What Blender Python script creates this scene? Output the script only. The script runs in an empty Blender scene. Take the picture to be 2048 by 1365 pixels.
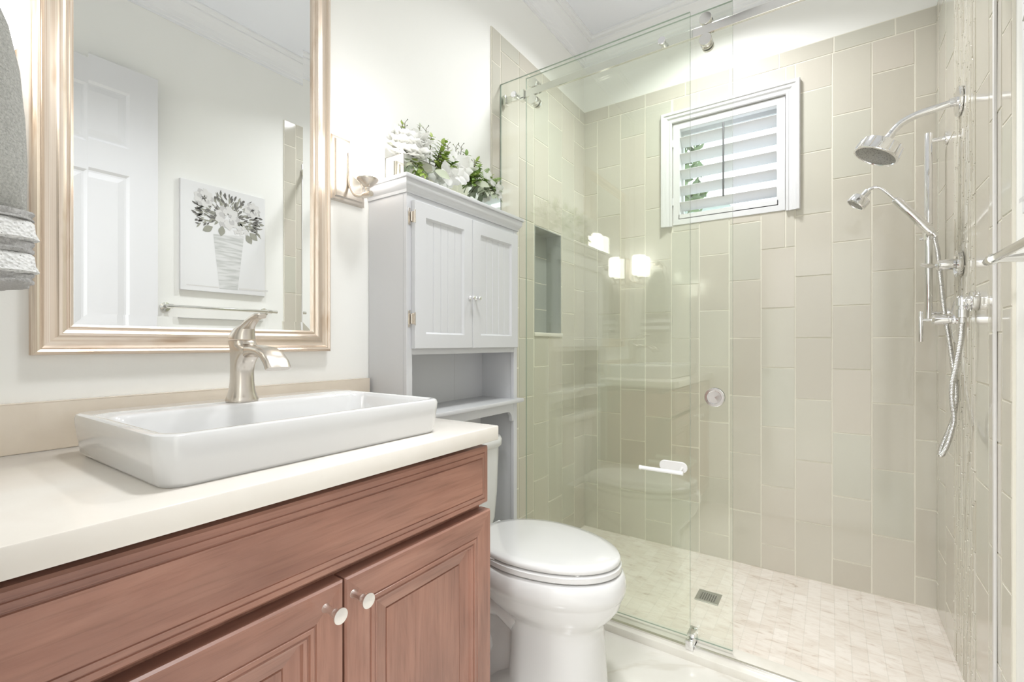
import bpy, bmesh, math, random
from mathutils import Vector, Matrix
R = random.Random(7)
V = Vector
S = bpy.context.scene
# ------------------------------------------------------------------ camera
cam_d = bpy.data.cameras.new('camera')
cam = bpy.data.objects.new('camera', cam_d)
S.collection.objects.link(cam)
cam.location = (1.262, 0.0, 1.118)
cam.rotation_euler = (math.radians(90), 0, math.radians(34.28))
cam_d.sensor_width = 36
cam_d.lens = 936 / 2048 * 36
cam_d.shift_y = 6.3 / 2048
cam_d.clip_start = 0.02
S.camera = cam
# ------------------------------------------------------------------ sky, exposure
W = bpy.data.worlds.new('sky')
S.world = W
W.use_nodes = True
bg = W.node_tree.nodes['Background']
bg.inputs[0].default_value = (0.80, 0.90, 1.0, 1)
bg.inputs[1].default_value = 2.6
S.view_settings.view_transform = 'Standard'
S.view_settings.look = 'None'
S.view_settings.gamma = 1
S.view_settings.use_curve_mapping = False
S.view_settings.exposure = 0.30
S.cycles.max_bounces = 12
S.cycles.diffuse_bounces = 6
S.cycles.glossy_bounces = 6
S.cycles.transmission_bounces = 6
S.cycles.transparent_max_bounces = 16
S.cycles.use_denoising = True
S.cycles.sample_clamp_indirect = 8
# strengths of the sconces and the three added fill lights (built further down)
SCONCE_E, BATH_FILL_W, SHOWER_FILL_W, HALL_FILL_W = 5.5, 6.6, 14.0, 48.0
# ------------------------------------------------------------------ room size
XR, YB, ZC = 1.636, 2.64, 2.94
YN = 0.05                                  # near wall (with the doorway the camera stands in)
ZT, TL, TR = 2.545, 1.68, 1.64             # tile top, tile start on the left and right wall
TH = 0.008                                 # tile thickness

# ================================================================== materials
def new_mat(name):
    m = bpy.data.materials.new(name); m.use_nodes = True
    nt = m.node_tree
    return m, nt, nt.nodes['Principled BSDF']
def setp(p, **k):
    for a, b in k.items():
        n = {'col': 'Base Color', 'rough': 'Roughness', 'metal': 'Metallic', 'coat': 'Coat Weight', 'coatr': 'Coat Roughness',
             'spec': 'Specular IOR Level', 'sheen': 'Sheen Weight', 'sss': 'Subsurface Weight', 'em': 'Emission Color', 'es': 'Emission Strength',
             'trans': 'Transmission Weight', 'ior': 'IOR', 'aniso': 'Anisotropic'}[a]
        p.inputs[n].default_value = (*b, 1) if isinstance(b, tuple) else b
def plain(name, col, rough=0.5, **k):
    m, nt, p = new_mat(name); setp(p, col=col, rough=rough, **k); return m
def N(nt, typ, **k):
    n = nt.nodes.new(typ)
    for a, b in k.items():
        if a.startswith('i_'): n.inputs[a[2:].replace('_', ' ')].default_value = b
        else: setattr(n, a, b)
    return n
def L(nt, a, b): nt.links.new(a, b)
def ramp(nt, fac, stops):
    r = N(nt, 'ShaderNodeValToRGB')
    e = r.color_ramp.elements
    while len(e) < len(stops): e.new(0.5)
    for x, (pos, c) in zip(e, stops): x.position = pos; x.color = (*c, 1)
    L(nt, fac, r.inputs[0]); return r.outputs[0]
def bump(nt, p, h, dist, strength=1.0):
    b = N(nt, 'ShaderNodeBump'); b.inputs['Strength'].default_value = strength; b.inputs['Distance'].default_value = dist
    L(nt, h, b.inputs['Height']); L(nt, b.outputs[0], p.inputs['Normal'])
def noise(nt, vec, scale, detail=4, rough=0.5, dist=0.0):
    n = N(nt, 'ShaderNodeTexNoise'); n.inputs['Scale'].default_value = scale; n.inputs['Detail'].default_value = detail
    n.inputs['Roughness'].default_value = rough; n.inputs['Distortion'].default_value = dist
    if vec is not None: L(nt, vec, n.inputs['Vector'])
    return n.outputs[0]
def coords(nt, what='Object', scale=None):
    t = N(nt, 'ShaderNodeTexCoord').outputs[what]
    if scale:
        m = N(nt, 'ShaderNodeMapping'); m.inputs['Scale'].default_value = scale; L(nt, t, m.inputs['Vector']); t = m.outputs[0]
    return t
def paint(name, col, rough=0.6):
    m, nt, p = new_mat(name); setp(p, col=col, rough=rough)
    bump(nt, p, noise(nt, coords(nt), 180, 2), 0.0004, 0.25); return m

M = {}
M['wall'] = paint('warm_white_wall_paint', (0.905, 0.903, 0.875))
M['ceil'] = paint('ceiling_paint', (0.875, 0.89, 0.95))
M['trim'] = plain('white_trim_paint', (0.74, 0.74, 0.76), 0.3)
M['crown'] = plain('white_crown_paint', (0.86, 0.865, 0.89), 0.4)
M['white'] = plain('white_cabinet_paint', (0.60, 0.605, 0.62), 0.32)
M['porcelain'] = plain('porcelain', (0.69, 0.687, 0.68), 0.12, coat=0.6, coatr=0.04)
M['sink'] = plain('white_ceramic', (0.67, 0.67, 0.67), 0.1, coat=0.6, coatr=0.03)
M['chrome'] = plain('chrome', (0.86, 0.86, 0.87), 0.06, metal=1.0)
M['nickel'] = plain('brushed_nickel', (0.66, 0.61, 0.55), 0.27, metal=1.0)
M['knob'] = plain('satin_nickel_knob', (0.86, 0.83, 0.80), 0.3, metal=1.0)
M['steel'] = plain('polished_steel', (0.80, 0.79, 0.76), 0.12, metal=1.0)
M['aluminium'] = plain('bright_aluminium', (0.92, 0.92, 0.92), 0.25, metal=1.0)
M['dark'] = plain('dark_gap', (0.01, 0.008, 0.006), 0.8)
M['rubber'] = plain('black_rubber', (0.02, 0.02, 0.02), 0.6)
M['mirror'] = plain('silvered_mirror', (0.91, 0.925, 0.925), 0.0, metal=1.0)
M['grout'] = plain('cream_grout', (0.76, 0.73, 0.64), 0.8)
M['sill_stone'] = plain('cream_stone', (0.80, 0.77, 0.70), 0.3)
M['foam'] = plain('dark_moss', (0.03, 0.035, 0.012), 0.9)
M['plastic'] = plain('frosted_white_plastic', (0.78, 0.77, 0.76), 0.25)

def mk_tile():
    m, nt, p = new_mat('glazed_wall_tile')
    g = N(nt, 'ShaderNodeNewGeometry')
    c = ramp(nt, g.outputs['Random Per Island'], [(0, (0.560, 0.522, 0.450)), (0.35, (0.590, 0.566, 0.490)), (0.7, (0.610, 0.566, 0.495)), (1, (0.575, 0.566, 0.490))])
    L(nt, c, p.inputs['Base Color']); setp(p, rough=0.09, coat=0.35, coatr=0.02)
    bump(nt, p, noise(nt, coords(nt), 5.0, 2), 0.004, 0.12); return m
M['tile'] = mk_tile()
def mk_stick():
    m, nt, p = new_mat('glass_stick_mosaic')
    g = N(nt, 'ShaderNodeNewGeometry')
    c = ramp(nt, g.outputs['Random Per Island'], [(0, (0.54, 0.50, 0.42)), (0.5, (0.60, 0.57, 0.49)), (1, (0.66, 0.63, 0.56))])
    L(nt, c, p.inputs['Base Color']); setp(p, rough=0.06, coat=0.5, coatr=0.02); return m
M['stick'] = mk_stick()
def mk_glass():
    m = bpy.data.materials.new('clear_shower_glass'); m.use_nodes = True; nt = m.node_tree; nt.nodes.clear()
    out = N(nt, 'ShaderNodeOutputMaterial'); mix = N(nt, 'ShaderNodeMixShader')
    tr = N(nt, 'ShaderNodeBsdfTransparent'); gl = N(nt, 'ShaderNodeBsdfGlossy'); gl.inputs['Roughness'].default_value = 0.0
    tr.inputs[0].default_value = (0.984, 0.997, 0.973, 1); gl.inputs[0].default_value = (1, 1, 1, 1)
    g = N(nt, 'ShaderNodeNewGeometry')
    d = N(nt, 'ShaderNodeVectorMath', operation='DOT_PRODUCT'); L(nt, g.outputs['Incoming'], d.inputs[0]); L(nt, g.outputs['Normal'], d.inputs[1])
    a = N(nt, 'ShaderNodeMath', operation='ABSOLUTE'); L(nt, d.outputs['Value'], a.inputs[0])
    o = N(nt, 'ShaderNodeMath', operation='SUBTRACT'); o.inputs[0].default_value = 1; L(nt, a.outputs[0], o.inputs[1])
    q = N(nt, 'ShaderNodeMath', operation='POWER'); L(nt, o.outputs[0], q.inputs[0]); q.inputs[1].default_value = 5
    f = N(nt, 'ShaderNodeMath', operation='MULTIPLY_ADD'); L(nt, q.outputs[0], f.inputs[0]); f.inputs[1].default_value = 0.93; f.inputs[2].default_value = 0.06
    L(nt, f.outputs[0], mix.inputs[0]); L(nt, tr.outputs[0], mix.inputs[1]); L(nt, gl.outputs[0], mix.inputs[2]); L(nt, mix.outputs[0], out.inputs[0])
    return m
M['glass'] = mk_glass()
M['glass_edge'] = plain('green_glass_edge', (0.30, 0.37, 0.32), 0.15)
def mk_wood():
    m, nt, p = new_mat('cherry_wood')
    uv = coords(nt, 'UV', (1.0, 1.0, 1.0))
    mp = N(nt, 'ShaderNodeMapping'); mp.inputs['Scale'].default_value = (2.2, 17, 1); L(nt, uv, mp.inputs[0])
    n1 = noise(nt, mp.outputs[0], 1.6, 6, 0.62, 0.8)
    mp2 = N(nt, 'ShaderNodeMapping'); mp2.inputs['Scale'].default_value = (7, 130, 1); L(nt, uv, mp2.inputs[0])
    n2 = noise(nt, mp2.outputs[0], 1.0, 3, 0.6)
    mp3 = N(nt, 'ShaderNodeMapping'); mp3.inputs['Scale'].default_value = (2.2, 5.0, 1); L(nt, uv, mp3.inputs[0])
    n3 = noise(nt, mp3.outputs[0], 2.0, 2, 0.5)
    c1 = ramp(nt, n1, [(0.3, (0.275, 0.130, 0.092)), (0.5, (0.335, 0.167, 0.120)), (0.72, (0.395, 0.208, 0.152))])
    c2 = ramp(nt, n2, [(0.30, (0.74, 0.72, 0.70)), (0.48, (1, 1, 1)), (0.8, (1.04, 1.03, 1.02))])
    c3 = ramp(nt, n3, [(0.3, (0.84, 0.84, 0.85)), (0.7, (1.12, 1.10, 1.08))])
    a = N(nt, 'ShaderNodeMix', data_type='RGBA', blend_type='MULTIPLY'); a.inputs['Factor'].default_value = 0.7
    L(nt, c1, a.inputs['A']); L(nt, c2, a.inputs['B'])
    b = N(nt, 'ShaderNodeMix', data_type='RGBA', blend_type='MULTIPLY'); b.inputs['Factor'].default_value = 1
    L(nt, a.outputs['Result'], b.inputs['A']); L(nt, c3, b.inputs['B'])
    L(nt, b.outputs['Result'], p.inputs['Base Color']); setp(p, rough=0.33, coat=0.25, coatr=0.15)
    bump(nt, p, n2, 0.0006, 0.25); return m
M['wood'] = mk_wood()
def mk_frame():
    m, nt, p = new_mat('champagne_silver_leaf')
    uv = coords(nt, 'UV')
    mp = N(nt, 'ShaderNodeMapping'); mp.inputs['Scale'].default_value = (1.5, 420, 1); L(nt, uv, mp.inputs[0])
    n1 = noise(nt, mp.outputs[0], 1.0, 3)
    mp2 = N(nt, 'ShaderNodeMapping'); mp2.inputs['Scale'].default_value = (7, 30, 1); L(nt, uv, mp2.inputs[0])
    n2 = noise(nt, mp2.outputs[0], 1.0, 3)
    c1 = ramp(nt, n1, [(0.3, (0.66, 0.53, 0.42)), (0.55, (0.80, 0.70, 0.60)), (0.8, (0.86, 0.79, 0.71))])
    c2 = ramp(nt, n2, [(0.28, (0.80, 0.72, 0.64)), (0.45, (1, 1, 1)), (1, (1, 1, 1))])
    a = N(nt, 'ShaderNodeMix', data_type='RGBA', blend_type='MULTIPLY'); a.inputs['Factor'].default_value = 1
    L(nt, c1, a.inputs['A']); L(nt, c2, a.inputs['B']); L(nt, a.outputs['Result'], p.inputs['Base Color'])
    setp(p, metal=0.75, rough=0.34); return m
M['frame'] = mk_frame()
def mk_stone(name, base, dark, scale, rough, lo=0.35, hi=0.75, veins=None):
    m, nt, p = new_mat(name)
    t = coords(nt)
    c = ramp(nt, noise(nt, t, scale, 8, 0.6, 0.6), [(lo, dark), (hi, base)])
    if veins:
        vn = N(nt, 'ShaderNodeTexNoise'); vn.inputs['Scale'].default_value = veins; vn.inputs['Detail'].default_value = 5; vn.inputs['Distortion'].default_value = 1.2
        L(nt, t, vn.inputs[0])
        vc = ramp(nt, vn.outputs[0], [(0.485, (1, 1, 1)), (0.5, (0.90, 0.885, 0.86)), (0.515, (1, 1, 1))])
        a = N(nt, 'ShaderNodeMix', data_type='RGBA', blend_type='MULTIPLY'); a.inputs['Factor'].default_value = 1
        L(nt, c, a.inputs['A']); L(nt, vc, a.inputs['B']); c = a.outputs['Result']
    L(nt, c, p.inputs['Base Color']); setp(p, rough=rough); return m
M['quartz'] = mk_stone('cream_quartz', (0.78, 0.745, 0.69), (0.75, 0.705, 0.645), 9, 0.16, 0.3, 0.7)
M['splash'] = mk_stone('beige_marble_backsplash', (0.735, 0.66, 0.56), (0.68, 0.60, 0.50), 9, 0.2, 0.3, 0.7)
M['curb'] = mk_stone('cream_marble_curb', (0.80, 0.775, 0.72), (0.72, 0.69, 0.62), 6, 0.25)
M['floor'] = mk_stone('polished_cream_marble', (0.80, 0.78, 0.73), (0.74, 0.715, 0.66), 3, 0.14, 0.3, 0.7, 1.4)
def mk_mosaic():
    m, nt, p = new_mat('beige_marble_mosaic')
    t0 = N(nt, 'ShaderNodeMapping'); t0.inputs['Rotation'].default_value = (0, 0, math.radians(90)); L(nt, coords(nt), t0.inputs[0]); t = t0.outputs[0]
    b = N(nt, 'ShaderNodeTexBrick'); L(nt, t, b.inputs['Vector'])
    b.offset = 0.5; b.inputs['Scale'].default_value = 1.0
    b.inputs['Brick Width'].default_value = 0.098; b.inputs['Row Height'].default_value = 0.049
    b.inputs['Mortar Size'].default_value = 0.0014; b.inputs['Mortar Smooth'].default_value = 0.3; b.inputs['Bias'].default_value = -0.1
    b.inputs['Color1'].default_value = (0.73, 0.675, 0.61, 1); b.inputs['Color2'].default_value = (0.80, 0.755, 0.70, 1); b.inputs['Mortar'].default_value = (0.72, 0.68, 0.62, 1)
    mp = N(nt, 'ShaderNodeMapping'); mp.inputs['Scale'].default_value = (22, 7, 1); L(nt, t, mp.inputs[0])
    v = ramp(nt, noise(nt, mp.outputs[0], 1.5, 7, 0.65, 1.2), [(0.28, (0.62, 0.52, 0.45)), (0.40, (0.90, 0.86, 0.83)), (0.52, (1.0, 0.99, 0.98)), (0.75, (1.05, 1.05, 1.05))])
    a = N(nt, 'ShaderNodeMix', data_type='RGBA', blend_type='MULTIPLY'); a.inputs['Factor'].default_value = 0.8
    L(nt, b.outputs['Color'], a.inputs['A']); L(nt, v, a.inputs['B']); L(nt, a.outputs['Result'], p.inputs['Base Color'])
    setp(p, rough=0.4)
    inv = N(nt, 'ShaderNodeMath', operation='SUBTRACT'); inv.inputs[0].default_value = 1; L(nt, b.outputs['Fac'], inv.inputs[1])
    bump(nt, p, inv.outputs[0], 0.001, 0.6); return m
M['mosaic'] = mk_mosaic()
def mk_terry(name, c0, c1, scale=420):
    m, nt, p = new_mat(name)
    n = noise(nt, coords(nt), scale, 4, 0.7)
    L(nt, ramp(nt, n, [(0.3, c0), (0.7, c1)]), p.inputs['Base Color']); setp(p, rough=1.0, sheen=0.4)
    bump(nt, p, n, 0.006, 0.9); return m
M['towel'] = mk_terry('grey_terry', (0.40, 0.40, 0.37), (0.70, 0.695, 0.65), 330)
M['ruffle'] = mk_terry('grey_ruffle', (0.36, 0.35, 0.34), (0.70, 0.69, 0.68), 260)
def mk_lace():
    m, nt, p = new_mat('white_lace')
    v = N(nt, 'ShaderNodeTexVoronoi'); v.inputs['Scale'].default_value = 210; L(nt, coords(nt), v.inputs['Vector'])
    L(nt, ramp(nt, v.outputs['Distance'], [(0.06, (0.25, 0.25, 0.24)), (0.2, (0.78, 0.78, 0.77))]), p.inputs['Base Color']); setp(p, rough=0.9)
    bump(nt, p, v.outputs['Distance'], 0.004, 0.8); return m
M['lace'] = mk_lace()
def mk_petal():
    m, nt, p = new_mat('silk_petal'); setp(p, col=(0.90, 0.90, 0.88), rough=0.6)
    t = N(nt, 'ShaderNodeBsdfTranslucent'); t.inputs[0].default_value = (0.92, 0.92, 0.89, 1)
    mx = N(nt, 'ShaderNodeMixShader'); mx.inputs[0].default_value = 0.45
    L(nt, p.outputs[0], mx.inputs[1]); L(nt, t.outputs[0], mx.inputs[2]); L(nt, mx.outputs[0], nt.nodes['Material Output'].inputs[0]); return m
M['petal'] = mk_petal()
def mk_leaf(name, a, b):
    m, nt, p = new_mat(name)
    g = N(nt, 'ShaderNodeNewGeometry')
    L(nt, ramp(nt, g.outputs['Random Per Island'], [(0, a), (1, b)]), p.inputs['Base Color']); setp(p, rough=0.5); return m
M['leaf'] = mk_leaf('green_leaf', (0.20, 0.32, 0.05), (0.42, 0.52, 0.13))
M['fern'] = mk_leaf('fern_green', (0.13, 0.24, 0.05), (0.30, 0.42, 0.10))
M['sage'] = mk_leaf('sage_leaf', (0.30, 0.36, 0.24), (0.50, 0.53, 0.40))
M['berry'] = mk_leaf('dusky_berry', (0.16, 0.17, 0.12), (0.30, 0.34, 0.18))
M['stem'] = plain('brown_stem', (0.10, 0.08, 0.04), 0.7)
def mk_emit(name, col, e):
    m, nt, p = new_mat(name); setp(p, col=(0.9, 0.9, 0.88), rough=0.3, em=col, es=e); return m
M['shade'] = mk_emit('lit_frosted_glass', (1.0, 0.965, 0.92), SCONCE_E)
def mk_hose():
    m, nt, p = new_mat('ribbed_chrome_hose'); setp(p, col=(0.78, 0.78, 0.78), rough=0.16, metal=1.0)
    w = N(nt, 'ShaderNodeTexWave', wave_type='BANDS', bands_direction='X'); w.inputs['Scale'].default_value = 62
    L(nt, coords(nt, 'UV'), w.inputs[0]); bump(nt, p, w.outputs[1], 0.002, 1.0); return m
M['hose'] = mk_hose()
def mk_spray():
    m, nt, p = new_mat('spray_nozzles')
    v = N(nt, 'ShaderNodeTexVoronoi'); v.inputs['Scale'].default_value = 160; L(nt, coords(nt), v.inputs['Vector'])
    L(nt, ramp(nt, v.outputs['Distance'], [(0.15, (0.10, 0.10, 0.10)), (0.42, (0.34, 0.34, 0.335))]), p.inputs['Base Color']); setp(p, rough=0.3, metal=0.6); return m
M['spray'] = mk_spray()
M['canvas'] = plain('white_canvas', (0.78, 0.78, 0.79), 0.7)
M['print_leaf_dark'] = plain('print_dark_grey', (0.16, 0.155, 0.145), 0.8)
M['print_leaf'] = plain('print_mid_grey', (0.33, 0.33, 0.28), 0.8)
M['print_bloom'] = plain('print_bloom', (0.70, 0.69, 0.68), 0.8)
def mk_vase():
    m, nt, p = new_mat('print_vase')
    mp = N(nt, 'ShaderNodeMapping'); mp.inputs['Scale'].default_value = (4, 10, 85); L(nt, coords(nt), mp.inputs[0])
    L(nt, ramp(nt, noise(nt, mp.outputs[0], 1, 2), [(0.35, (0.52, 0.53, 0.52)), (0.6, (0.70, 0.70, 0.70))]), p.inputs['Base Color']); setp(p, rough=0.8); return m
M['print_vase'] = mk_vase()
M['hedge'] = mk_leaf('hedge_leaf', (0.10, 0.17, 0.06), (0.25, 0.33, 0.16))
M['stucco'] = plain('white_stucco', (0.80, 0.76, 0.72), 0.9)
M['roof'] = plain('grey_green_roof', (0.30, 0.34, 0.32), 0.8)

# ================================================================== mesh helpers
class B:
    """one mesh being built, in world metres"""
    def __init__(s):
        s.bm = bmesh.new(); s.uv = s.bm.loops.layers.uv.new('UVMap'); s.mi = 0
    def v(s, p): return s.bm.verts.new(p)
    def face(s, vs, uvs=None):
        try: f = s.bm.faces.new(vs)
        except ValueError: return None
        f.material_index = s.mi
        if uvs:
            for l, u in zip(f.loops, uvs): l[s.uv].uv = u
        return f
    def project(s, faces, grain=0):
        for f in faces:
            n = f.normal; k = max(range(3), key=lambda i: abs(n[i]))
            ax = [i for i in range(3) if i != k]
            u = grain if grain in ax else ax[0]
            w = [i for i in ax if i != u][0]
            for l in f.loops: l[s.uv].uv = (l.vert.co[u] + 3.1 * k, l.vert.co[w])
    def box(s, lo, hi, bev=0.0, seg=2, grain=0):
        lo = [min(a, b) for a, b in zip(lo, hi)] if any(a > b for a, b in zip(lo, hi)) else lo
        r = bmesh.ops.create_cube(s.bm, size=1.0)
        vs = r['verts']
        for v in vs: v.co = V([lo[i] + (v.co[i] + 0.5) * (hi[i] - lo[i]) for i in range(3)])
        fs = list({f for v in vs for f in v.link_faces})
        if bev > 0:
            es = list({e for v in vs for e in v.link_edges})
            g = bmesh.ops.bevel(s.bm, geom=es, offset=bev, segments=seg, profile=0.5, affect='EDGES')
            fs = list(set(g['faces']) | {f for f in fs if f.is_valid})
            fs = list({f for f in s.bm.faces if f.is_valid and f in set(fs)})
        for f in fs: f.material_index = s.mi; f.normal_update()
        s.project(fs, grain)
        return fs
    def loft(s, rings, cap0=True, cap1=True, closed=True):
        R_ = [[s.v(p) for p in r] for r in rings]
        n = len(R_[0]); vv = 0.0
        for a, b in zip(R_, R_[1:]):
            d = (a[0].co - b[0].co).length; uu = 0.0
            for i in range(n if closed else n - 1):
                j = (i + 1) % n; e = (a[i].co - a[j].co).length
                s.face([a[i], a[j], b[j], b[i]], [(vv, uu), (vv, uu + e), (vv + d, uu + e), (vv + d, uu)]); uu += e
            vv += d
        if cap0: s.face(list(reversed(R_[0])))
        if cap1: s.face(R_[-1])
        return R_
    def tube(s, pts, r, seg=12, caps=True, flat=None):
        pts = [V(p) for p in pts]; n = len(pts)
        rs = r if isinstance(r, (list, tuple)) else [r] * n
        T = [(pts[min(i + 1, n - 1)] - pts[max(i - 1, 0)]).normalized() for i in range(n)]
        u = T[0].orthogonal().normalized()
        rings = []
        for i in range(n):
            u = (u - T[i] * u.dot(T[i])).normalized(); w = T[i].cross(u)
            rings.append([pts[i] + (u * math.cos(2 * math.pi * k / seg) + w * math.sin(2 * math.pi * k / seg)) * rs[i] for k in range(seg)])
        s.loft(rings, caps, caps)
    def lathe(s, o, axis, prof, seg=24, cap0=True, cap1=True):
        o = V(o); a = V(axis).normalized(); u = a.orthogonal().normalized(); w = a.cross(u)
        s.loft([[o + a * h + (u * math.cos(2 * math.pi * k / seg) + w * math.sin(2 * math.pi * k / seg)) * max(r, 1e-5) for k in range(seg)] for r, h in prof], cap0, cap1)
    def sweep(s, path, nrm, prof, closed=False, caps=True):
        """profile (a = left of the path, d = along nrm) carried along a flat path with mitred corners"""
        P = [V(p) for p in path]; nrm = V(nrm).normalized(); n = len(P); rows = []
        for i in range(n):
            t0 = (P[i] - P[i - 1]).normalized() if (i or closed) else None
            t1 = (P[(i + 1) % n] - P[i]).normalized() if (i < n - 1 or closed) else None
            l0 = nrm.cross(t0) if t0 is not None else nrm.cross(t1); l1 = nrm.cross(t1) if t1 is not None else l0
            m = (l0 + l1).normalized(); m = m / max(0.2, m.dot(l0))
            rows.append([P[i] + m * a + nrm * d for a, d in prof])
        Lp = [0]
        for a, b in zip(prof, prof[1:]): Lp.append(Lp[-1] + math.hypot(b[0] - a[0], b[1] - a[1]))
        ns = n if closed else n - 1
        for i in range(ns):
            A, C = rows[i], rows[(i + 1) % n]
            va = [s.v(p) for p in A]; vc = [s.v(p) for p in C]
            t = (P[(i + 1) % n] - P[i]).normalized()
            for k in range(len(prof) - 1):
                uvs = [(A[k].dot(t) + 1.7 * i, Lp[k]), (C[k].dot(t) + 1.7 * i, Lp[k]), (C[k + 1].dot(t) + 1.7 * i, Lp[k + 1]), (A[k + 1].dot(t) + 1.7 * i, Lp[k + 1])]
                s.face([va[k], vc[k], vc[k + 1], va[k + 1]], uvs)
            if caps and not closed:
                if i == 0: s.face(list(reversed(va)))
                if i == ns - 1: s.face(vc)
    def panel(s, o, U, Vv, w, h, prof, cap=True, back=True, capgrain='v'):
        """rectangular plate with stepped rings; prof = [(inset, depth)]; depth along U x V"""
        o, U, Vv = V(o), V(U).normalized(), V(Vv).normalized(); nn = U.cross(Vv)
        ring = lambda a, d: [o + U * a + Vv * a + nn * d, o + U * (w - a) + Vv * a + nn * d, o + U * (w - a) + Vv * (h - a) + nn * d, o + U * a + Vv * (h - a) + nn * d]
        rr = [ring(a, d) for a, d in prof]
        for k in range(len(rr) - 1):
            for i in range(4):
                j = (i + 1) % 4; A, C = rr[k], rr[k + 1]
                t = (A[j] - A[i]).normalized(); off = 1.3 * i
                f = lambda p: (p.dot(t) + off, (p - A[i]).cross(t).length + 0.11 * i)
                q = [A[i], A[j], C[j], C[i]]
                s.face([s.v(p) for p in q], [f(p) for p in q])
        if cap:
            q = rr[-1]; g = Vv if capgrain == 'v' else U; x = U if capgrain == 'v' else Vv
            s.face([s.v(p) for p in q], [(p.dot(g), p.dot(x)) for p in q])
        if back: s.face([s.v(p) for p in reversed(rr[0])])
    def merge(s, d=1e-5): bmesh.ops.remove_doubles(s.bm, verts=s.bm.verts, dist=d)

def spline(pts, n=8):
    P = [V(p) for p in pts]; P = [P[0] * 2 - P[1]] + P + [P[-1] * 2 - P[-2]]; out = []
    for i in range(1, len(P) - 2):
        a, b, c, d = P[i - 1:i + 3]
        for k in range(n):
            t = k / n
            out.append(0.5 * ((2 * b) + (c - a) * t + (2 * a - 5 * b + 4 * c - d) * t * t + (3 * b - a - 3 * c + d) * t ** 3))
    out.append(P[-2]); return out

LOC = {}
def obj(name, b, mat, parent=None, at=None, smooth=None, merge=True, recalc=True):
    """link b as ONE mesh object. Geometry comes in world metres; origin goes to `at` (top level) or to the parent's place"""
    if merge: b.merge()
    if recalc: bmesh.ops.recalc_face_normals(b.bm, faces=b.bm.faces)
    o0 = V(at) if at is not None else (LOC[parent.name] if parent else V((0, 0, 0)))
    bmesh.ops.translate(b.bm, verts=b.bm.verts, vec=-o0)
    if smooth is not None:
        for f in b.bm.faces: f.smooth = True
        for e in b.bm.edges:
            e.smooth = len(e.link_faces) == 2 and e.calc_face_angle(3.2) < math.radians(smooth)
    me = bpy.data.meshes.new(name); b.bm.to_mesh(me); b.bm.free()
    for m in (mat if isinstance(mat, (list, tuple)) else [mat]): me.materials.append(m)
    o = bpy.data.objects.new(name, me); S.collection.objects.link(o)
    if parent is not None: o.parent = parent
    else: o.location = o0
    LOC[o.name] = o0
    return o
def tag(o, label, cat, group=None):
    o['label'] = label; o['category'] = cat
    if group: o['group'] = group
    return o
def thing(name, label, cat, loc, group=None):
    o = bpy.data.objects.new(name, None); S.collection.objects.link(o); o.location = loc
    o.empty_display_size = 0.05
    LOC[o.name] = V(loc); return tag(o, label, cat, group)
def struct(name, b, mat, parent=None, **k):
    o = obj(name, b, mat, parent, **k)
    if parent is None: o['kind'] = 'structure'
    return o
def dup(root, loc, label, group=None):
    r = root.copy(); S.collection.objects.link(r); r.location = loc; r['label'] = label
    if group: r['group'] = group
    for ch in list(root.children):
        c = ch.copy(); S.collection.objects.link(c); c.parent = r
        for g in ch.children:
            d = g.copy(); S.collection.objects.link(d); d.parent = c
    return r

# ================================================================== the room shell
WT = 0.12
NI = dict(y0=2.045, y1=2.33, z0=1.165, z1=1.73, d=0.09)          # niche in the left shower wall
WI = dict(x0=0.545, x1=1.075, z0=1.80, z1=2.325)                   # window opening in the back wall

b = B(); b.box((-WT, -0.07, -0.1), (XR + WT, 1.72, 0.0)); struct('floor', b, M['floor'])
b = B(); b.box((-WT, 1.72, -0.1), (XR + WT, YB + WT, 0.0)); struct('floor_shower', b, M['mosaic'])
b = B(); b.box((-WT, -2.2, ZC), (XR + WT + 0.6, YB + WT, ZC + 0.1)); struct('ceiling', b, M['ceil'])
# left wall, with the niche cut in
b = B()
b.box((-WT, -0.07, 0), (0, NI['y0'], ZC)); b.box((-WT, NI['y1'], 0), (0, YB + WT, ZC))
b.box((-WT, NI['y0'], 0), (0, NI['y1'], NI['z0'])); b.box((-WT, NI['y0'], NI['z1']), (0, NI['y1'], ZC))
b.box((-WT, NI['y0'], NI['z0']), (-NI['d'], NI['y1'], NI['z1']))
wl = struct('wall_left', b, M['wall'])
b = B()
b.box((0, YB, 0), (WI['x0'], YB + WT, ZC)); b.box((WI['x1'], YB, 0), (XR, YB + WT, ZC))
b.box((WI['x0'], YB, 0), (WI['x1'], YB + WT, WI['z0'])); b.box((WI['x0'], YB, WI['z1']), (WI['x1'], YB + WT, ZC))
wb = struct('wall_back', b, M['wall'])
b = B(); b.box((XR, -0.07, 0), (XR + WT, YB + WT, ZC)); wr = struct('wall_right', b, M['wall'])
DX0, DX1, DZ = 0.72, 1.60, 2.47
b = B()
b.box((0, -0.07, 0), (DX0, YN, ZC)); b.box((DX1, -0.07, 0), (XR, YN, ZC)); b.box((DX0, -0.07, DZ), (DX1, YN, ZC))
struct('wall_near', b, M['wall'])
# hall behind the camera (lights the doorway)
b = B(); b.box((-0.4, -2.2, -0.1), (2.3, -0.07, 0)); struct('floor_hall', b, M['floor'])
b = B(); b.box((-0.4, -2.3, 0), (2.3, -2.2, ZC)); struct('wall_hall', b, M['wall'])
b = B(); b.box((-0.5, -2.3, 0), (-0.4, -0.07, ZC)); b.box((-0.4, -0.17, 0), (-WT, -0.07, ZC)); struct('wall_hall_left', b, M['wall'])
b = B(); b.box((2.3, -2.3, 0), (2.4, -0.07, ZC)); b.box((XR + WT, -0.17, 0), (2.3, -0.07, ZC)); struct('wall_hall_right', b, M['wall'])

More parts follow.
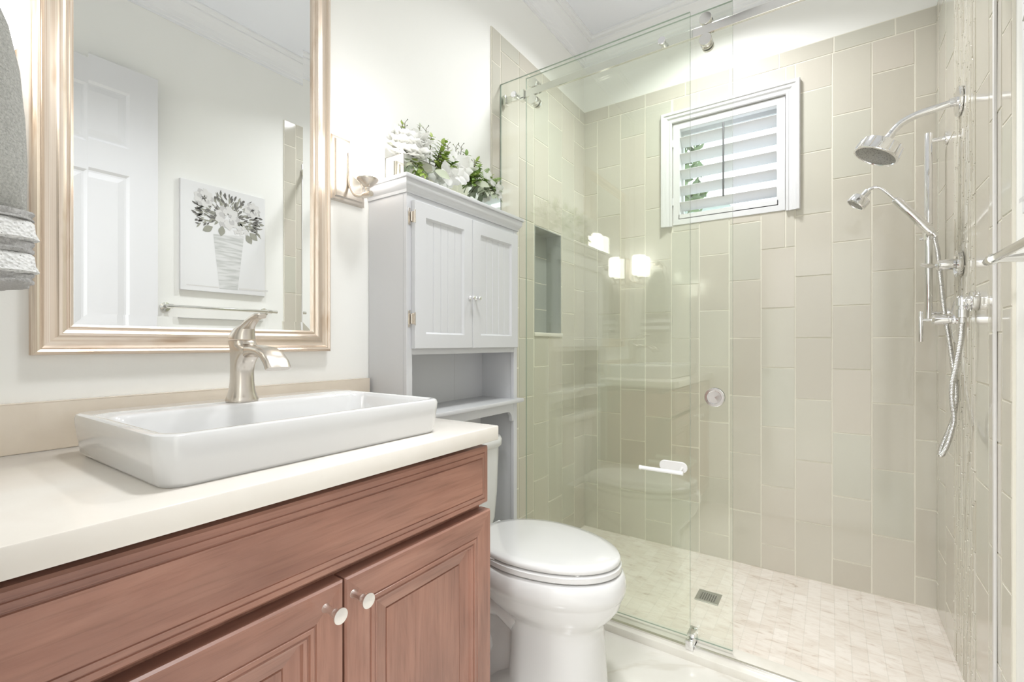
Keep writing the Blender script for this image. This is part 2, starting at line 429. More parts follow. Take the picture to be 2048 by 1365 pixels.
# ---- tiles: every tile a bevelled slab, one mesh per wall; rectangles in (u, z), holes cut out
def cut(r, h):
    u0, u1, z0, z1 = r; a0, a1, c0, c1 = h
    if u1 <= a0 or u0 >= a1 or z1 <= c0 or z0 >= c1: return [r]
    out = []
    if u0 < a0: out.append((u0, a0, z0, z1))
    if u1 > a1: out.append((a1, u1, z0, z1))
    m0, m1 = max(u0, a0), min(u1, a1)
    if z0 < c0: out.append((m0, m1, z0, c0))
    if z1 > c1: out.append((m0, m1, c1, z1))
    return out
def tile_field(name, wall, P, rects, holes=(), mat='tile', tilt=0.0006):
    """P(u, z, d) -> point; a grout bed lies behind the tiles"""
    b = B(); g = 0.0019; e = 0.0016
    for r in rects:
        rs = [r]
        for h in holes: rs = [q for p in rs for q in cut(p, h)]
        for (u0, u1, z0, z1) in rs:
            if u1 - u0 < 0.008 or z1 - z0 < 0.008: continue
            ta, tb = R.uniform(-tilt, tilt), R.uniform(-tilt, tilt)
            u0 += g; u1 -= g; z0 += g; z1 -= g
            A = [(u0, z0), (u1, z0), (u1, z1), (u0, z1)]; C = [(u0 + e, z0 + e), (u1 - e, z0 + e), (u1 - e, z1 - e), (u0 + e, z1 - e)]
            sg = [(-1, -1), (1, -1), (1, 1), (-1, 1)]
            b.mi = 0
            va = [b.v(P(u, z, TH - 0.0045)) for u, z in A]
            vc = [b.v(P(u, z, TH + ta * s[0] + tb * s[1])) for (u, z), s in zip(C, sg)]
            b.face(vc)
            for i in range(4): b.face([va[i], va[(i + 1) % 4], vc[(i + 1) % 4], vc[i]])
    b.mi = 1
    us = [r[0] for r in rects] + [r[1] for r in rects]; zs = [r[2] for r in rects] + [r[3] for r in rects]
    bed = [(min(us), max(us), min(zs), max(zs))]
    for h in holes: bed = [q for p in bed for q in cut(p, h)]
    for (u0, u1, z0, z1) in bed:
        b.face([b.v(P(u, z, TH - 0.0016)) for u, z in ((u0, z0), (u1, z0), (u1, z1), (u0, z1))])
    # closed rim of the field
    u0, u1, z0, z1 = min(us), max(us), min(zs), max(zs)
    rim = [(u0, z0), (u1, z0), (u1, z1), (u0, z1)]
    for i in range(4):
        (a, c), (d, e2) = rim[i], rim[(i + 1) % 4]
        b.face([b.v(P(a, c, 0)), b.v(P(d, e2, 0)), b.v(P(d, e2, TH - 0.0016)), b.v(P(a, c, TH - 0.0016))])
    return obj(name, b, [M[mat], M['grout']], wall, merge=False, recalc=False)
BW, ROWA, ROWB, TP = 0.076, 2.175, 2.028, 0.2932
def columns(us, ztop, first):
    out = []
    for k, (u0, u1) in enumerate(zip(us, us[1:])):
        z = (ROWB if (k + first) % 2 == 0 else ROWA) + TP * 3; js = []
        while z > -0.3: js.append(z); z -= TP
        js = [ztop] + [j for j in js if 0.012 < j < ztop - 0.012] + [0.0]
        for a, c in zip(js, js[1:]): out.append((u0, u1, c, a))
    return out
def border(u0, u1, z0, z1, step=0.222, start=0.0):
    us = [u0]; x = u0 + (start or step)
    while x < u1 - 0.02: us.append(x); x += step
    us.append(u1); return [(a, c, z0, z1) for a, c in zip(us, us[1:])]
# back wall
ub = [0.0] + [0.094 + 0.1465 * k for k in range(11)] + [XR]
tb_ = columns(ub, ZT - BW, 0) + border(0, XR, ZT - BW, ZT, 0.2215, 0.165)
tile_field('tile_field', wb, lambda u, z, d: V((u, YB - d, z)), tb_, [(WI['x0'] - 0.004, WI['x1'] + 0.004, WI['z0'] - 0.004, WI['z1'] + 0.004)])
# left wall, border on the free edge
ul = [TL + 0.069, 1.899, 2.038, 2.189, 2.344, 2.493, YB - TH]
tl_ = columns(ul, ZT - BW, 1) + border(TL + 0.069, YB - TH, ZT - BW, ZT, 0.222, 0.152)
z = ZT; lim = []
for d in (0.155,) + (0.236,) * 12:
    if z > 0: lim.append((TL, TL + 0.069, max(0, z - d), z)); z -= d
tile_field('tile_field', wl, lambda u, z, d: V((d, u, z)), tl_ + lim, [(NI['y0'], NI['y1'], NI['z0'], NI['z1'])])
# right wall, border, an accent band of glass sticks
SB0, SB1 = 1.985, 2.285
ur = [TR + 0.08, 1.838, SB0]; ur2 = [SB1, 2.435, 2.585, YB - TH]
tr_ = columns(ur, ZT - BW, 0) + columns(ur2, ZT - BW, 1) + border(TR + 0.08, YB - TH, ZT - BW, ZT, 0.222, 0.2)
z = ZT; lim = []
for d in (0.155,) + (0.236,) * 12:
    if z > 0: lim.append((TR, TR + 0.08, max(0, z - d), z)); z -= d
tile_field('tile_field', wr, lambda u, z, d: V((XR - d, u, z)), tr_ + lim)
b = B(); y = SB0 + 0.001
while y < SB1 - 0.006:
    w = R.uniform(0.009, 0.014); z = -R.uniform(0, 0.1)
    while z < ZT - BW - 0.005:
        h = R.uniform(0.07, 0.24); z0, z1 = max(0.0, z), min(ZT - BW - 0.002, z + h)
        if z1 - z0 > 0.02:
            d = R.uniform(0.0008, 0.0028)
            x0, x1 = XR - TH - d, XR - TH + 0.004
            b.box((x0, y, z0 + 0.0012), (x1, min(SB1, y + w - 0.0016), z1 - 0.0012), 0.0011, 1)
            if R.random() < 0.7: b.lathe((x0 + 0.001, y + w * 0.45, z1 - 0.004), (-1, 0, 0), [(0.0030, 0), (0.0028, 0.0016), (0.0016, 0.0027), (0.0, 0.003)], 8, False, False)
        z += h
    y += w
obj('mosaic_band', b, M['stick'], wr, merge=False)
# tiled niche lining and its stone ledge
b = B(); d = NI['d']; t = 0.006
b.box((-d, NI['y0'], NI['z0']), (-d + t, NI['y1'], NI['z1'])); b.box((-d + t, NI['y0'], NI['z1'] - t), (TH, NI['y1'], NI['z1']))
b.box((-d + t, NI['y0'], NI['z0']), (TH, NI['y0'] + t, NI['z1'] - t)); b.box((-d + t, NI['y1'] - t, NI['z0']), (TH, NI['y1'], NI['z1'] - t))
obj('niche_lining', b, plain('shaded_niche_tile', (0.36, 0.375, 0.355), 0.08, coat=0.4), wl)  # tile darkened so its colour carries the shade inside the niche
b = B()
for zz in (1.31, 1.455, 1.60): b.box((-d + t, NI['y0'] + t, zz), (-d + t + 0.0008, NI['y1'] - t, zz + 0.003))
obj('grout_line', b, M['grout'], wl)
b = B(); b.box((-d + t, NI['y0'] - 0.004, NI['z0'] - 0.006), (TH + 0.006, NI['y1'] + 0.012, NI['z0'] + 0.014), 0.002)
obj('niche_ledge', b, M['sill_stone'], wl, smooth=30)
# ---- crown moulding round the ceiling (mitred), baseboards, curb
crown = [(0, -0.12), (0.006, -0.12), (0.006, -0.108), (0.014, -0.104), (0.017, -0.092), (0.022, -0.088), (0.030, -0.070), (0.048, -0.048), (0.070, -0.032), (0.078, -0.030), (0.078, -0.022), (0.092, -0.018), (0.098, -0.008), (0.104, -0.008), (0.104, 0)]
b = B(); b.sweep([(0, YN, ZC), (XR, YN, ZC), (XR, YB, ZC), (0, YB, ZC)], (0, 0, 1), crown, closed=True)
struct('trim_1', b, M['crown'])
base = [(0, 0), (0.014, 0), (0.014, 0.11), (0.010, 0.125), (0.004, 0.132), (0, 0.132)]
b = B(); b.sweep([(XR, 0.98, 0), (XR, TR, 0)], (0, 0, 1), base); struct('baseboard_right', b, M['trim'], smooth=30)
b = B(); b.sweep([(0, TL, 0), (0, 1.62, 0)], (0, 0, 1), base); struct('baseboard_left', b, M['trim'], smooth=30)
b = B(); b.box((0, 1.715, -0.01), (XR, 1.835, 0.028), 0.004); struct('curb', b, M['curb'], smooth=30)
# door casing round the doorway
cas = [(0, 0), (0, 0.018), (-0.012, 0.020), (-0.05, 0.016), (-0.062, 0.014), (-0.062, 0)]
b = B(); b.sweep([(DX0, YN, 0), (DX0, YN, DZ), (DX1, YN, DZ)], (0, 1, 0), [(-a, d) for a, d in cas]); struct('trim_2', b, M['trim'], smooth=30)
b = B(); b.box((DX0, -0.07, 0), (DX0 + 0.012, YN, DZ)); b.box((DX1 - 0.012, -0.07, 0), (DX1, YN, DZ)); b.box((DX0, -0.07, DZ - 0.012), (DX1, YN, DZ)); struct('trim_3', b, M['trim'])
# open door, folded back against the right wall
b = B(); x1, x0, y0, y1, zt = 1.600, 1.566, 0.10, 0.945, 2.452
b.box((x0 + 0.008, y0, 0.01), (x1, y1, zt), 0.0, grain=2)
dw = y1 - y0; st = 0.115; pw = (dw - 3 * st) / 2
b.panel((x0 + 0.008, y1, 0.01), (0, -1, 0), (0, 0, 1), dw, zt - 0.01, [(0, 0), (0, 0.007), (0.001, 0.008)], cap=False, back=False)
rows = [(0.01, 0.23), (0.97, 1.17), (1.93, 2.06), (2.33, zt)]
cols = [(y0, y0 + st), (y0 + st + pw, y0 + 2 * st + pw), (y1 - st, y1)]
for a, c in cols: b.box((x0, a, 0.01), (x0 + 0.01, c, zt))
for a, c in rows: b.box((x0 + 0.0002, y0, a), (x0 + 0.01, y1, c))
for (za, zb) in ((0.23, 0.97), (1.17, 1.93), (2.06, 2.33)):
    for ya in (y0 + st, y0 + 2 * st + pw):
        b.panel((x0 + 0.009, ya + pw, za), (0, -1, 0), (0, 0, 1), pw, zb - za, [(0, 0.009), (0.012, 0.002), (0.02, 0.002), (0.045, 0.007)], back=False)
door = struct('door_1', b, M['trim'])
b = B(); b.lathe((x0, 0.87, 0.90), (-1, 0, 0), [(0.03, 0), (0.03, 0.006), (0.012, 0.01), (0.011, 0.03), (0.024, 0.036), (0.028, 0.05), (0.02, 0.062), (0, 0.066)], 24); obj('door_knob', b, M['nickel'], door, smooth=40)

# ---- window: three-sided casing, outer pane; plantation shutter in it
wpath = [(0.540, YB - TH, 1.765), (0.540, YB - TH, 2.330), (1.081, YB - TH, 2.330), (1.081, YB - TH, 1.765)]
wc = [(0, 0), (0, 0.013), (0.004, 0.016), (0.010, 0.016), (0.014, 0.012), (0.020, 0.013), (0.028, 0.020), (0.040, 0.021), (0.044, 0.026), (0.056, 0.026), (0.060, 0.020), (0.060, 0)]
b = B(); b.sweep(wpath, (0, -1, 0), wc)
win = struct('window_1', b, M['trim'], smooth=25)
b = B()
for (x0, x1, z0, z1) in ((WI['x0'], WI['x0'] + 0.03, WI['z0'], WI['z1']), (WI['x1'] - 0.03, WI['x1'], WI['z0'], WI['z1']), (WI['x0'] + 0.03, WI['x1'] - 0.03, WI['z0'], WI['z0'] + 0.03), (WI['x0'] + 0.03, WI['x1'] - 0.03, WI['z1'] - 0.03, WI['z1'])):
    b.box((x0, YB + 0.085, z0), (x1, YB + 0.115, z1))
obj('window_frame', b, M['trim'], win)
b = B(); b.box((WI['x0'] + 0.03, YB + 0.098, WI['z0'] + 0.03), (WI['x1'] - 0.03, YB + 0.102, WI['z1'] - 0.03)); obj('window_pane', b, M['glass'], win)
sh = thing('plantation_shutter', 'white louvred plantation shutter filling the small window in the shower', 'shutter', (0.81, YB, 1.77))
sx0, sx1, sz0, sz1 = 0.543, 1.078, 1.770, 2.327
b = B(); yf = YB - 0.012
b.panel((sx0, yf + 0.03, sz0), (1, 0, 0), (0, 0, 1), sx1 - sx0, sz1 - sz0, [(0, 0), (0, 0.028), (0.002, 0.03), (0.034, 0.03), (0.036, 0.028), (0.036, -0.005)], cap=False, back=False)
b.box((sx0 + 0.03, yf, sz0 + 0.03), (sx1 - 0.03, yf + 0.03, sz0 + 0.056))
obj('shutter_frame', b, M['trim'], sh, smooth=30)
for zf in (2.245, 2.156, 2.067, 1.979, 1.892):
    b = B(); A = V((0, YB - 0.014, zf)); D = V((0, 0.070, -0.032)).normalized(); nn = V((0, D.z, -D.y)) * -1; Lw = 0.078
    prof = []
    for k in range(9): t_ = k / 8; prof.append(A + D * (Lw * t_) + nn * (0.0045 * math.sin(math.pi * t_) ** 0.6 + 0.0008))
    for k in range(8, -1, -1): t_ = k / 8; prof.append(A + D * (Lw * t_) - nn * (0.0045 * math.sin(math.pi * t_) ** 0.6 + 0.0008))
    b.loft([[p + V((x, 0, 0)) for p in prof] for x in (sx0 + 0.037, sx1 - 0.037)])
    obj('louver', b, M['trim'], sh, smooth=40)
b = B(); b.box((0.797, YB - 0.026, 1.885), (0.805, YB - 0.015, 2.268), 0.002); obj('tilt_rod', b, plain('backlit_rod', (0.10, 0.10, 0.11), 0.5), sh, smooth=30)  # dark colour gives the rod its backlit look against the window
for zz in (2.20, 1.88):
    b = B(); b.box((sx0 - 0.003, YB - 0.016, zz), (sx0 + 0.004, YB - 0.0115, zz + 0.04), 0.001); obj('hinge', b, M['trim'], sh)
# outdoors beyond the window
b = B(); b.box((-3.0, 6.6, -0.2), (0.1, 8.0, 2.5)); b.box((0.1, 6.6, -0.2), (5.0, 8.0, 2.9))
o = obj('neighbor_house', b, M['stucco'], None, at=(0.5, 6.6, 0)); 
tag(o, 'pale stucco house beyond the window', 'house')
b = B(); b.loft([[(-3.3, 6.3, 2.5), (0.5, 6.3, 2.5), (0.5, 8.3, 2.5), (-3.3, 8.3, 2.5)], [(-2.4, 7.2, 3.2), (0.0, 7.2, 3.2), (0.0, 7.4, 3.2), (-2.4, 7.4, 3.2)]]); obj('roof', b, M['roof'], o)
def card(b, p, d, n, l, w):
    d, n = d.normalized(), n.normalized(); s_ = d.cross(n).normalized()
    q = [p, p + d * l * 0.4 + s_ * w, p + d * l, p + d * l * 0.4 - s_ * w]
    b.face([b.v(x) for x in q])
b = B()
for k in range(1500):
    u, v_ = R.uniform(0, 6.28), R.uniform(-0.3, 1.4); r = R.uniform(0.8, 1)
    p = V((-0.55 + 0.75 * r * math.cos(u) * math.cos(v_), 5.0 + 0.5 * r * math.sin(u) * math.cos(v_), 2.75 + 1.0 * r * math.sin(v_)))
    card(b, p, V((R.uniform(-1, 1), R.uniform(-1, 1), R.uniform(-0.6, 1))), V((R.uniform(-1, 1), R.uniform(-1, 1), R.uniform(-1, 1))), 0.16, 0.045)
tr = obj('foliage', b, M['hedge'], None, at=(-0.55, 5.0, 0), merge=False, recalc=False); tr.name = 'garden_tree'
tag(tr, 'green tree growing outside the window', 'tree')
b = B(); b.tube([(-0.55, 5, -0.2), (-0.52, 5.02, 1.2), (-0.55, 5, 2.4)], [0.09, 0.07, 0.05], 10); LOC[tr.name] = V((-0.55, 5.0, 0)); obj('trunk', b, M['stem'], tr, smooth=40)
b = B(); b.box((-12, YB + WT, -0.4), (12, 14, -0.2)); struct('ground', b, M['roof'])

# ================================================================== glass enclosure
YF0, YF1, YD0, YD1 = 1.742, 1.750, 1.790, 1.798
def pane(name, lo, hi, parent):
    b = B(); b.mi = 0
    x0, y0, z0 = lo; x1, y1, z1 = hi; e = 0.0009
    b.face([b.v(p) for p in ((x0, y0, z0), (x1, y0, z0), (x1, y0, z1), (x0, y0, z1))])
    b.face([b.v(p) for p in ((x1, y1, z0), (x0, y1, z0), (x0, y1, z1), (x1, y1, z1))])
    b.mi = 1
    for q in (((x0, y0, z0), (x0, y1, z0), (x1, y1, z0), (x1, y0, z0)), ((x0, y0, z1), (x1, y0, z1), (x1, y1, z1), (x0, y1, z1)), ((x0, y0, z0), (x0, y0, z1), (x0, y1, z1), (x0, y1, z0)), ((x1, y0, z0), (x1, y1, z0), (x1, y1, z1), (x1, y0, z1))):
        b.face([b.v(p) for p in q])
    return obj(name, b, [M['glass'], M['glass_edge']], parent, recalc=True)
fp = thing('fixed_shower_screen', 'fixed clear glass shower panel standing beside the toilet, behind it the niche', 'shower screen', (0.43, 1.746, 0.028))
pane('glass_pane', (TH + 0.002, YF0, 0.034), (0.845, YF1, 2.309), fp)
b = B(); b.box((TH + 0.001, YF0 - 0.003, 0.0285), (0.845, YF1 + 0.003, 0.0345)); obj('bottom_channel', b, M['steel'], fp)
sd = thing('sliding_shower_door', 'sliding clear glass shower door with round pull, hung on rollers', 'shower door', (0.55, 1.794, 0.04))
pane('glass_pane', (0.118, YD0, 0.040), (0.977, YD1, 2.325), sd)
RZ = 2.239
for x in (0.170, 0.893):
    for k, dz in enumerate((0.0375, -0.0375)):
        b = B(); b.lathe((x, 1.810, RZ + dz), (0, -1, 0), [(0.0195, 0), (0.021, 0.0015), (0.021, 0.012), (0.0, 0.0121)], 28)
        b.lathe((x, YD0 - 0.0005, RZ + dz), (0, -1, 0), [(0.020, 0), (0.0215, 0.002), (0.0215, 0.006), (0.015, 0.0065), (0.015, 0.022), (0.0215, 0.0225), (0.0215, 0.031), (0.0205, 0.0325), (0.0, 0.0326)], 28)
        obj('roller', b, M['steel'], sd, smooth=30)
b = B(); hx, hz = 0.918, 0.928
b.lathe((hx, YD0, hz), (0, -1, 0), [(0.034, 0), (0.034, 0.004), (0.032, 0.006), (0.024, 0.006), (0.0225, 0.002), (0.0, 0.0016)], 36)
b.lathe((hx, YD1, hz), (0, 1, 0), [(0.034, 0), (0.034, 0.004), (0.032, 0.006), (0.024, 0.006), (0.0225, 0.002), (0.0, 0.0016)], 36)
obj('round_pull', b, M['chrome'], sd, smooth=30)
rl = thing('shower_door_rail', 'flat polished steel rail across the top of the shower opening', 'rail', (0.8, 1.768, RZ))
b = B(); b.box((TH + 0.001, 1.762, RZ - 0.0155), (XR - TH - 0.001, 1.774, RZ + 0.0155), 0.001, 1); obj('rail_bar', b, M['steel'], rl)
for x in (TH, XR - TH - 0.022):
    b = B(); b.box((x, 1.754, RZ - 0.022), (x + 0.022, 1.782, RZ + 0.022), 0.002); obj('wall_bracket', b, M['steel'], rl, smooth=30)
for x in (0.085, 0.745):
    b = B(); b.lathe((x, 1.762, RZ), (0, -1, 0), [(0.011, 0), (0.011, 0.006), (0.011, 0.0118)], 20); b.lathe((x, YF0, RZ), (0, -1, 0), [(0.0145, 0), (0.0145, 0.006), (0.0125, 0.008), (0, 0.0081)], 20)
    obj('fixing_bolt', b, M['chrome'], rl, smooth=30)
for x in (0.108, 1.30):
    b = B(); b.box((x, 1.752, RZ - 0.022), (x + 0.022, 1.761, RZ + 0.018), 0.001, 1); b.box((x, 1.752, RZ - 0.03), (x + 0.022, 1.775, RZ - 0.0165), 0.001, 1); obj('door_stop', b, M['steel'], rl)
gd = B(); gd.box((0.832, YF0 - 0.014, 0.0285), (0.858, YF0 - 0.001, 0.062), 0.002); gd.box((0.832, YF1 + 0.001, 0.0285), (0.858, YD0 - 0.001, 0.075), 0.002); gd.box((0.832, YD1 + 0.001, 0.0285), (0.858, YD1 + 0.012, 0.075), 0.002); gd.box((0.8465, YF0 - 0.002, 0.0285), (0.858, YD1 + 0.004, 0.0385))
g_ = obj('door_guide', gd, M['chrome'], None, at=(0.845, 1.76, 0.028), smooth=30); tag(g_, 'small chrome block guiding the sliding glass door at the curb', 'door guide')
b = B(); b.box((0.859, 1.742, 0.0275), (XR - TH - 0.001, 1.756, 0.040), 0.002); o = obj('threshold_strip', b, M['aluminium'], None, at=(1.25, 1.75, 0.028), smooth=30)
tag(o, 'bright aluminium strip along the shower curb', 'threshold strip')
b = B(); b.box((XR - TH - 0.007, 1.758, 0.029), (XR - TH, 1.772, 2.30), 0.002); o = obj('door_seal', b, M['plastic'], None, at=(XR - TH, 1.77, 0.03), smooth=30)
tag(o, 'pale vertical door seal strip on the right tiled wall', 'seal')
# paper holder stuck on the fixed glass
ph = thing('toilet_paper_holder', 'empty white toilet paper holder fixed to the glass panel', 'paper holder', (0.79, 1.742, 0.67))
b = B()
rr_ = lambda hx, hz, r, y, cx, cz: [V((cx + sx_ * (hx - r) + r * math.cos(a), y, cz + sz_ * (hz - r) + r * math.sin(a))) for sx_, sz_, a0 in ((1, 1, 0), (-1, 1, 90), (-1, -1, 180), (1, -1, 270)) for a in [math.radians(a0 + 90 * k / 6) for k in range(7)]]
b.loft([rr_(0.050, 0.020, 0.0195, YF0 - 0.0005, 0.787, 0.672), rr_(0.050, 0.020, 0.0195, YF0 - 0.004, 0.787, 0.672), rr_(0.048, 0.018, 0.0175, YF0 - 0.006, 0.787, 0.672)])
obj('mounting_plate', b, M['plastic'], ph, smooth=30)
b = B(); b.tube([(0.819, YF0 - 0.005, 0.672), (0.821, 1.700, 0.666)], 0.0045, 12); obj('post', b, M['plastic'], ph, smooth=40)
b = B(); b.lathe((0.834, 1.692, 0.664), (-1, 0, 0), [(0.0068, 0), (0.0072, 0.002), (0.0072, 0.150), (0.0085, 0.151), (0.0085, 0.156), (0, 0.157)], 20); obj('roll_bar', b, plain('white_lacquer', (0.86, 0.86, 0.85), 0.2), ph, smooth=40)

# ================================================================== floor drain
dr = thing('floor_drain', 'square steel drain with holes in the mosaic shower floor', 'drain', (0.815, 2.193, 0))
b = B(); b.panel((0.767, 2.143, -0.002), (1, 0, 0), (0, 1, 0), 0.096, 0.1, [(0, 0), (0, 0.005), (0.001, 0.006), (0.014, 0.006), (0.0145, 0.004)], back=False); obj('frame', b, plain('dull_steel', (0.42, 0.42, 0.38), 0.35, metal=0.8), dr)
b = B()
for i in range(7):
    for j in range(7):
        b.lathe((0.787 + 0.0093 * i, 2.165 + 0.0093 * j, 0.0021), (0, 0, 1), [(0.0031, 0), (0.0031, 0.0003), (0.0, 0.00031)], 10)
obj('drain_holes', b, M['dark'], dr)

# ================================================================== vanity
VY0, VY1, VX = 0.058, 0.937, 0.536
va = thing('vanity_cabinet', 'dark cherry wood vanity cabinet with two panelled doors under the sink', 'vanity cabinet', (0.27, 0.50, 0))
b = B()
b.box((0.02, VY0, 0.10), (VX - 0.014, VY1, 0.846), 0, grain=2); b.box((0.02, VY0 + 0.02, 0.0), (VX - 0.06, VY1 - 0.01, 0.10), grain=1); b.box((VX - 0.06, VY0, 0.846), (VX - 0.04, VY1 - 0.02, 0.878)); b.box((0.02, VY1 - 0.04, 0.846), (VX - 0.04, VY1 - 0.02, 0.878))
obj('carcass', b, M['wood'], va)
def vpanel(b, y0, y1, z0, z1, prof, grain): b.panel((VX + 0.0005, y0, z0), (0, 1, 0), (0, 0, 1), y1 - y0, z1 - z0, prof, capgrain=grain)
b = B(); vpanel(b, VY0, VY1, 0.722, 0.8635, [(0, -0.014), (0, 0.011), (0.004, 0.015), (0.0125, 0.0155), (0.0135, 0.0135), (0.0150, 0.0135), (0.016, 0.0155), (0.0245, 0.0165), (0.0255, 0.0150), (0.027, 0.0150), (0.028, 0.018)], 'u')
obj('drawer_front', b, M['wood'], va)
dprof = [(0, -0.014), (0, 0.015), (0.003, 0.019), (0.052, 0.019), (0.0535, 0.0165), (0.055, 0.0165), (0.0565, 0.019), (0.0635, 0.019), (0.065, 0.0155), (0.067, 0.0155), (0.069, 0.0175), (0.074, 0.0150), (0.0765, 0.0095), (0.102, 0.0040), (0.1035, 0.0015), (0.105, 0.0045)]
for (y0, y1, ky) in ((0.095, 0.5125, 0.4765), (0.5165, 0.942, 0.5325)):
    b = B(); vpanel(b, y0, y1, 0.115, 0.704, dprof, 'v'); dd = obj('door', b, M['wood'], va)
    b = B(); b.lathe((VX + 0.0195, ky, 0.671), (1, 0, 0), [(0.0075, 0), (0.006, 0.004), (0.0052, 0.012), (0.0058, 0.022), (0.0072, 0.026), (0.0062, 0.029), (0.0066, 0.036), (0.0128, 0.0395), (0.0132, 0.041), (0.0128, 0.0425), (0.0, 0.0435)], 28)
    obj('knob', b, M['knob'], dd, smooth=35)
ct = thing('vanity_countertop', 'cream stone vanity countertop with low beige backsplash', 'countertop', (0.286, 0.5, 0.878))
b = B(); b.box((0.001, 0.052, 0.878), (0.573, 0.952, 0.914), 0.003); obj('slab', b, M['quartz'], ct, smooth=30)
b = B(); b.box((0.001, 0.052, 0.914), (0.021, 1.000, 1.008), 0.002); b.box((0.0205, 0.053, 1.0065), (0.0212, 0.999, 1.0078)); obj('backsplash', b, M['splash'], ct, smooth=30)
# vessel sink
def rrect(x0, x1, y0, y1, r, z, n=8):
    out = []
    for (cx, cy, a0) in ((x1 - r, y1 - r, 0), (x0 + r, y1 - r, 90), (x0 + r, y0 + r, 180), (x1 - r, y0 + r, 270)):
        for k in range(n + 1):
            a = math.radians(a0 + 90 * k / n); out.append(V((cx + r * math.cos(a), cy + r * math.sin(a), z)))
    return out
sx = [(0.112, 0.500, 0.266, 0.806, 0.030, 0.9145), (0.108, 0.506, 0.260, 0.809, 0.032, 0.922), (0.102, 0.513, 0.254, 0.812, 0.034, 0.968), (0.101, 0.515, 0.253, 0.813, 0.034, 0.984), (0.103, 0.513, 0.255, 0.811, 0.034, 0.990), (0.107, 0.509, 0.259, 0.807, 0.033, 0.992),
      (0.226, 0.502, 0.267, 0.799, 0.030, 0.992), (0.229, 0.499, 0.270, 0.796, 0.030, 0.990), (0.233, 0.496, 0.274, 0.792, 0.032, 0.982), (0.246, 0.484, 0.288, 0.778, 0.045, 0.940), (0.262, 0.470, 0.305, 0.760, 0.05, 0.931), (0.33, 0.40, 0.48, 0.58, 0.03, 0.928)]
b = B(); b.loft([rrect(*s) for s in sx]); sk = thing('vessel_sink', 'white rectangular vessel sink standing on the countertop', 'sink', (0.31, 0.533, 0.914))
obj('basin', b, M['sink'], sk, smooth=40)
b = B(); b.lathe((0.365, 0.533, 0.9281), (0, 0, 1), [(0.022, 0), (0.022, 0.003), (0.015, 0.004), (0.0, 0.005)], 24); obj('drain_cap', b, M['nickel'], sk, smooth=40)
# faucet
FX, FY = 0.188, 0.518
fa = thing('sink_faucet', 'brushed nickel single lever faucet standing on the sink ledge', 'faucet', (FX, FY, 0.992))
def ell(cx, cy, rx, ry, z, n=24, p=2.6):
    out = []
    for k in range(n):
        a = 2 * math.pi * k / n; c, s_ = math.cos(a), math.sin(a)
        out.append(V((cx + rx * math.copysign(abs(c) ** (2 / p), c), cy + ry * math.copysign(abs(s_) ** (2 / p), s_), z)))
    return out
b = B(); b.loft([ell(FX + dx, FY, rx, ry, z) for dx, rx, ry, z in ((0, 0.0300, 0.0300, 0.9925), (0, 0.0305, 0.0305, 0.997), (0, 0.028, 0.028, 1.004), (0, 0.0245, 0.0245, 1.016), (0, 0.0225, 0.0225, 1.035), (0, 0.0218, 0.0218, 1.058), (0.002, 0.0235, 0.0222, 1.072), (0.006, 0.0290, 0.0228, 1.084), (0.012, 0.0370, 0.0236, 1.094), (0.016, 0.0420, 0.0240, 1.102), (0.014, 0.0405, 0.0243, 1.109), (0.007, 0.0345, 0.0245, 1.1145), (0.001, 0.0290, 0.0245, 1.119), (0, 0.0282, 0.0245, 1.1255), (0, 0.027, 0.0235, 1.1262))])
obj('body', b, M['nickel'], fa, smooth=50)
def flatloft(b, secs):
    """sections (x, z, half width y, half height, tilt deg) -> rounded rectangle loft in the xz plane"""
    rings = []
    for x, z, hw, hh, t in secs:
        ct_, st_ = math.cos(math.radians(t)), math.sin(math.radians(t)); ring = []
        for k in range(20):
            a = 2 * math.pi * k / 20; c, s_ = math.cos(a), math.sin(a)
            u = hw * math.copysign(abs(c) ** 0.55, c); w = hh * math.copysign(abs(s_) ** 0.7, s_)
            ring.append(V((x - w * st_, FY + u, z + w * ct_)))
        rings.append(ring)
    b.loft(rings)
b = B(); flatloft(b, [(0.186, 1.094, 0.012, 0.020, 0), (0.205, 1.097, 0.0165, 0.0185, 0), (0.222, 1.1010, 0.0190, 0.0150, -1), (0.240, 1.1045, 0.0205, 0.0115, -3), (0.262, 1.106, 0.0222, 0.0098, -8), (0.290, 1.103, 0.0238, 0.0098, -24), (0.312, 1.094, 0.025, 0.0100, -44), (0.327, 1.081, 0.0255, 0.0102, -60), (0.335, 1.068, 0.0255, 0.0102, -66)])
obj('spout', b, M['nickel'], fa, smooth=50)
b = B(); b.loft([ell(FX, FY, 0.0275, 0.024, 1.1285), ell(FX, FY, 0.0275, 0.024, 1.131), ell(FX + 0.002, FY, 0.0255, 0.0225, 1.140), ell(FX + 0.008, FY, 0.022, 0.0195, 1.150), ell(FX + 0.016, FY, 0.016, 0.015, 1.158), ell(FX + 0.024, FY, 0.008, 0.009, 1.163)])
flatloft(b, [(0.186, 1.137, 0.0205, 0.006, 38), (0.203, 1.150, 0.0175, 0.0085, 36), (0.222, 1.164, 0.0125, 0.0075, 32), (0.240, 1.1735, 0.0105, 0.0062, 22), (0.256, 1.178, 0.0108, 0.0058, 8), (0.269, 1.1775, 0.0105, 0.0055, -10), (0.274, 1.1765, 0.008, 0.004, -20)])
obj('lever_handle', b, M['nickel'], fa, smooth=50, merge=False)

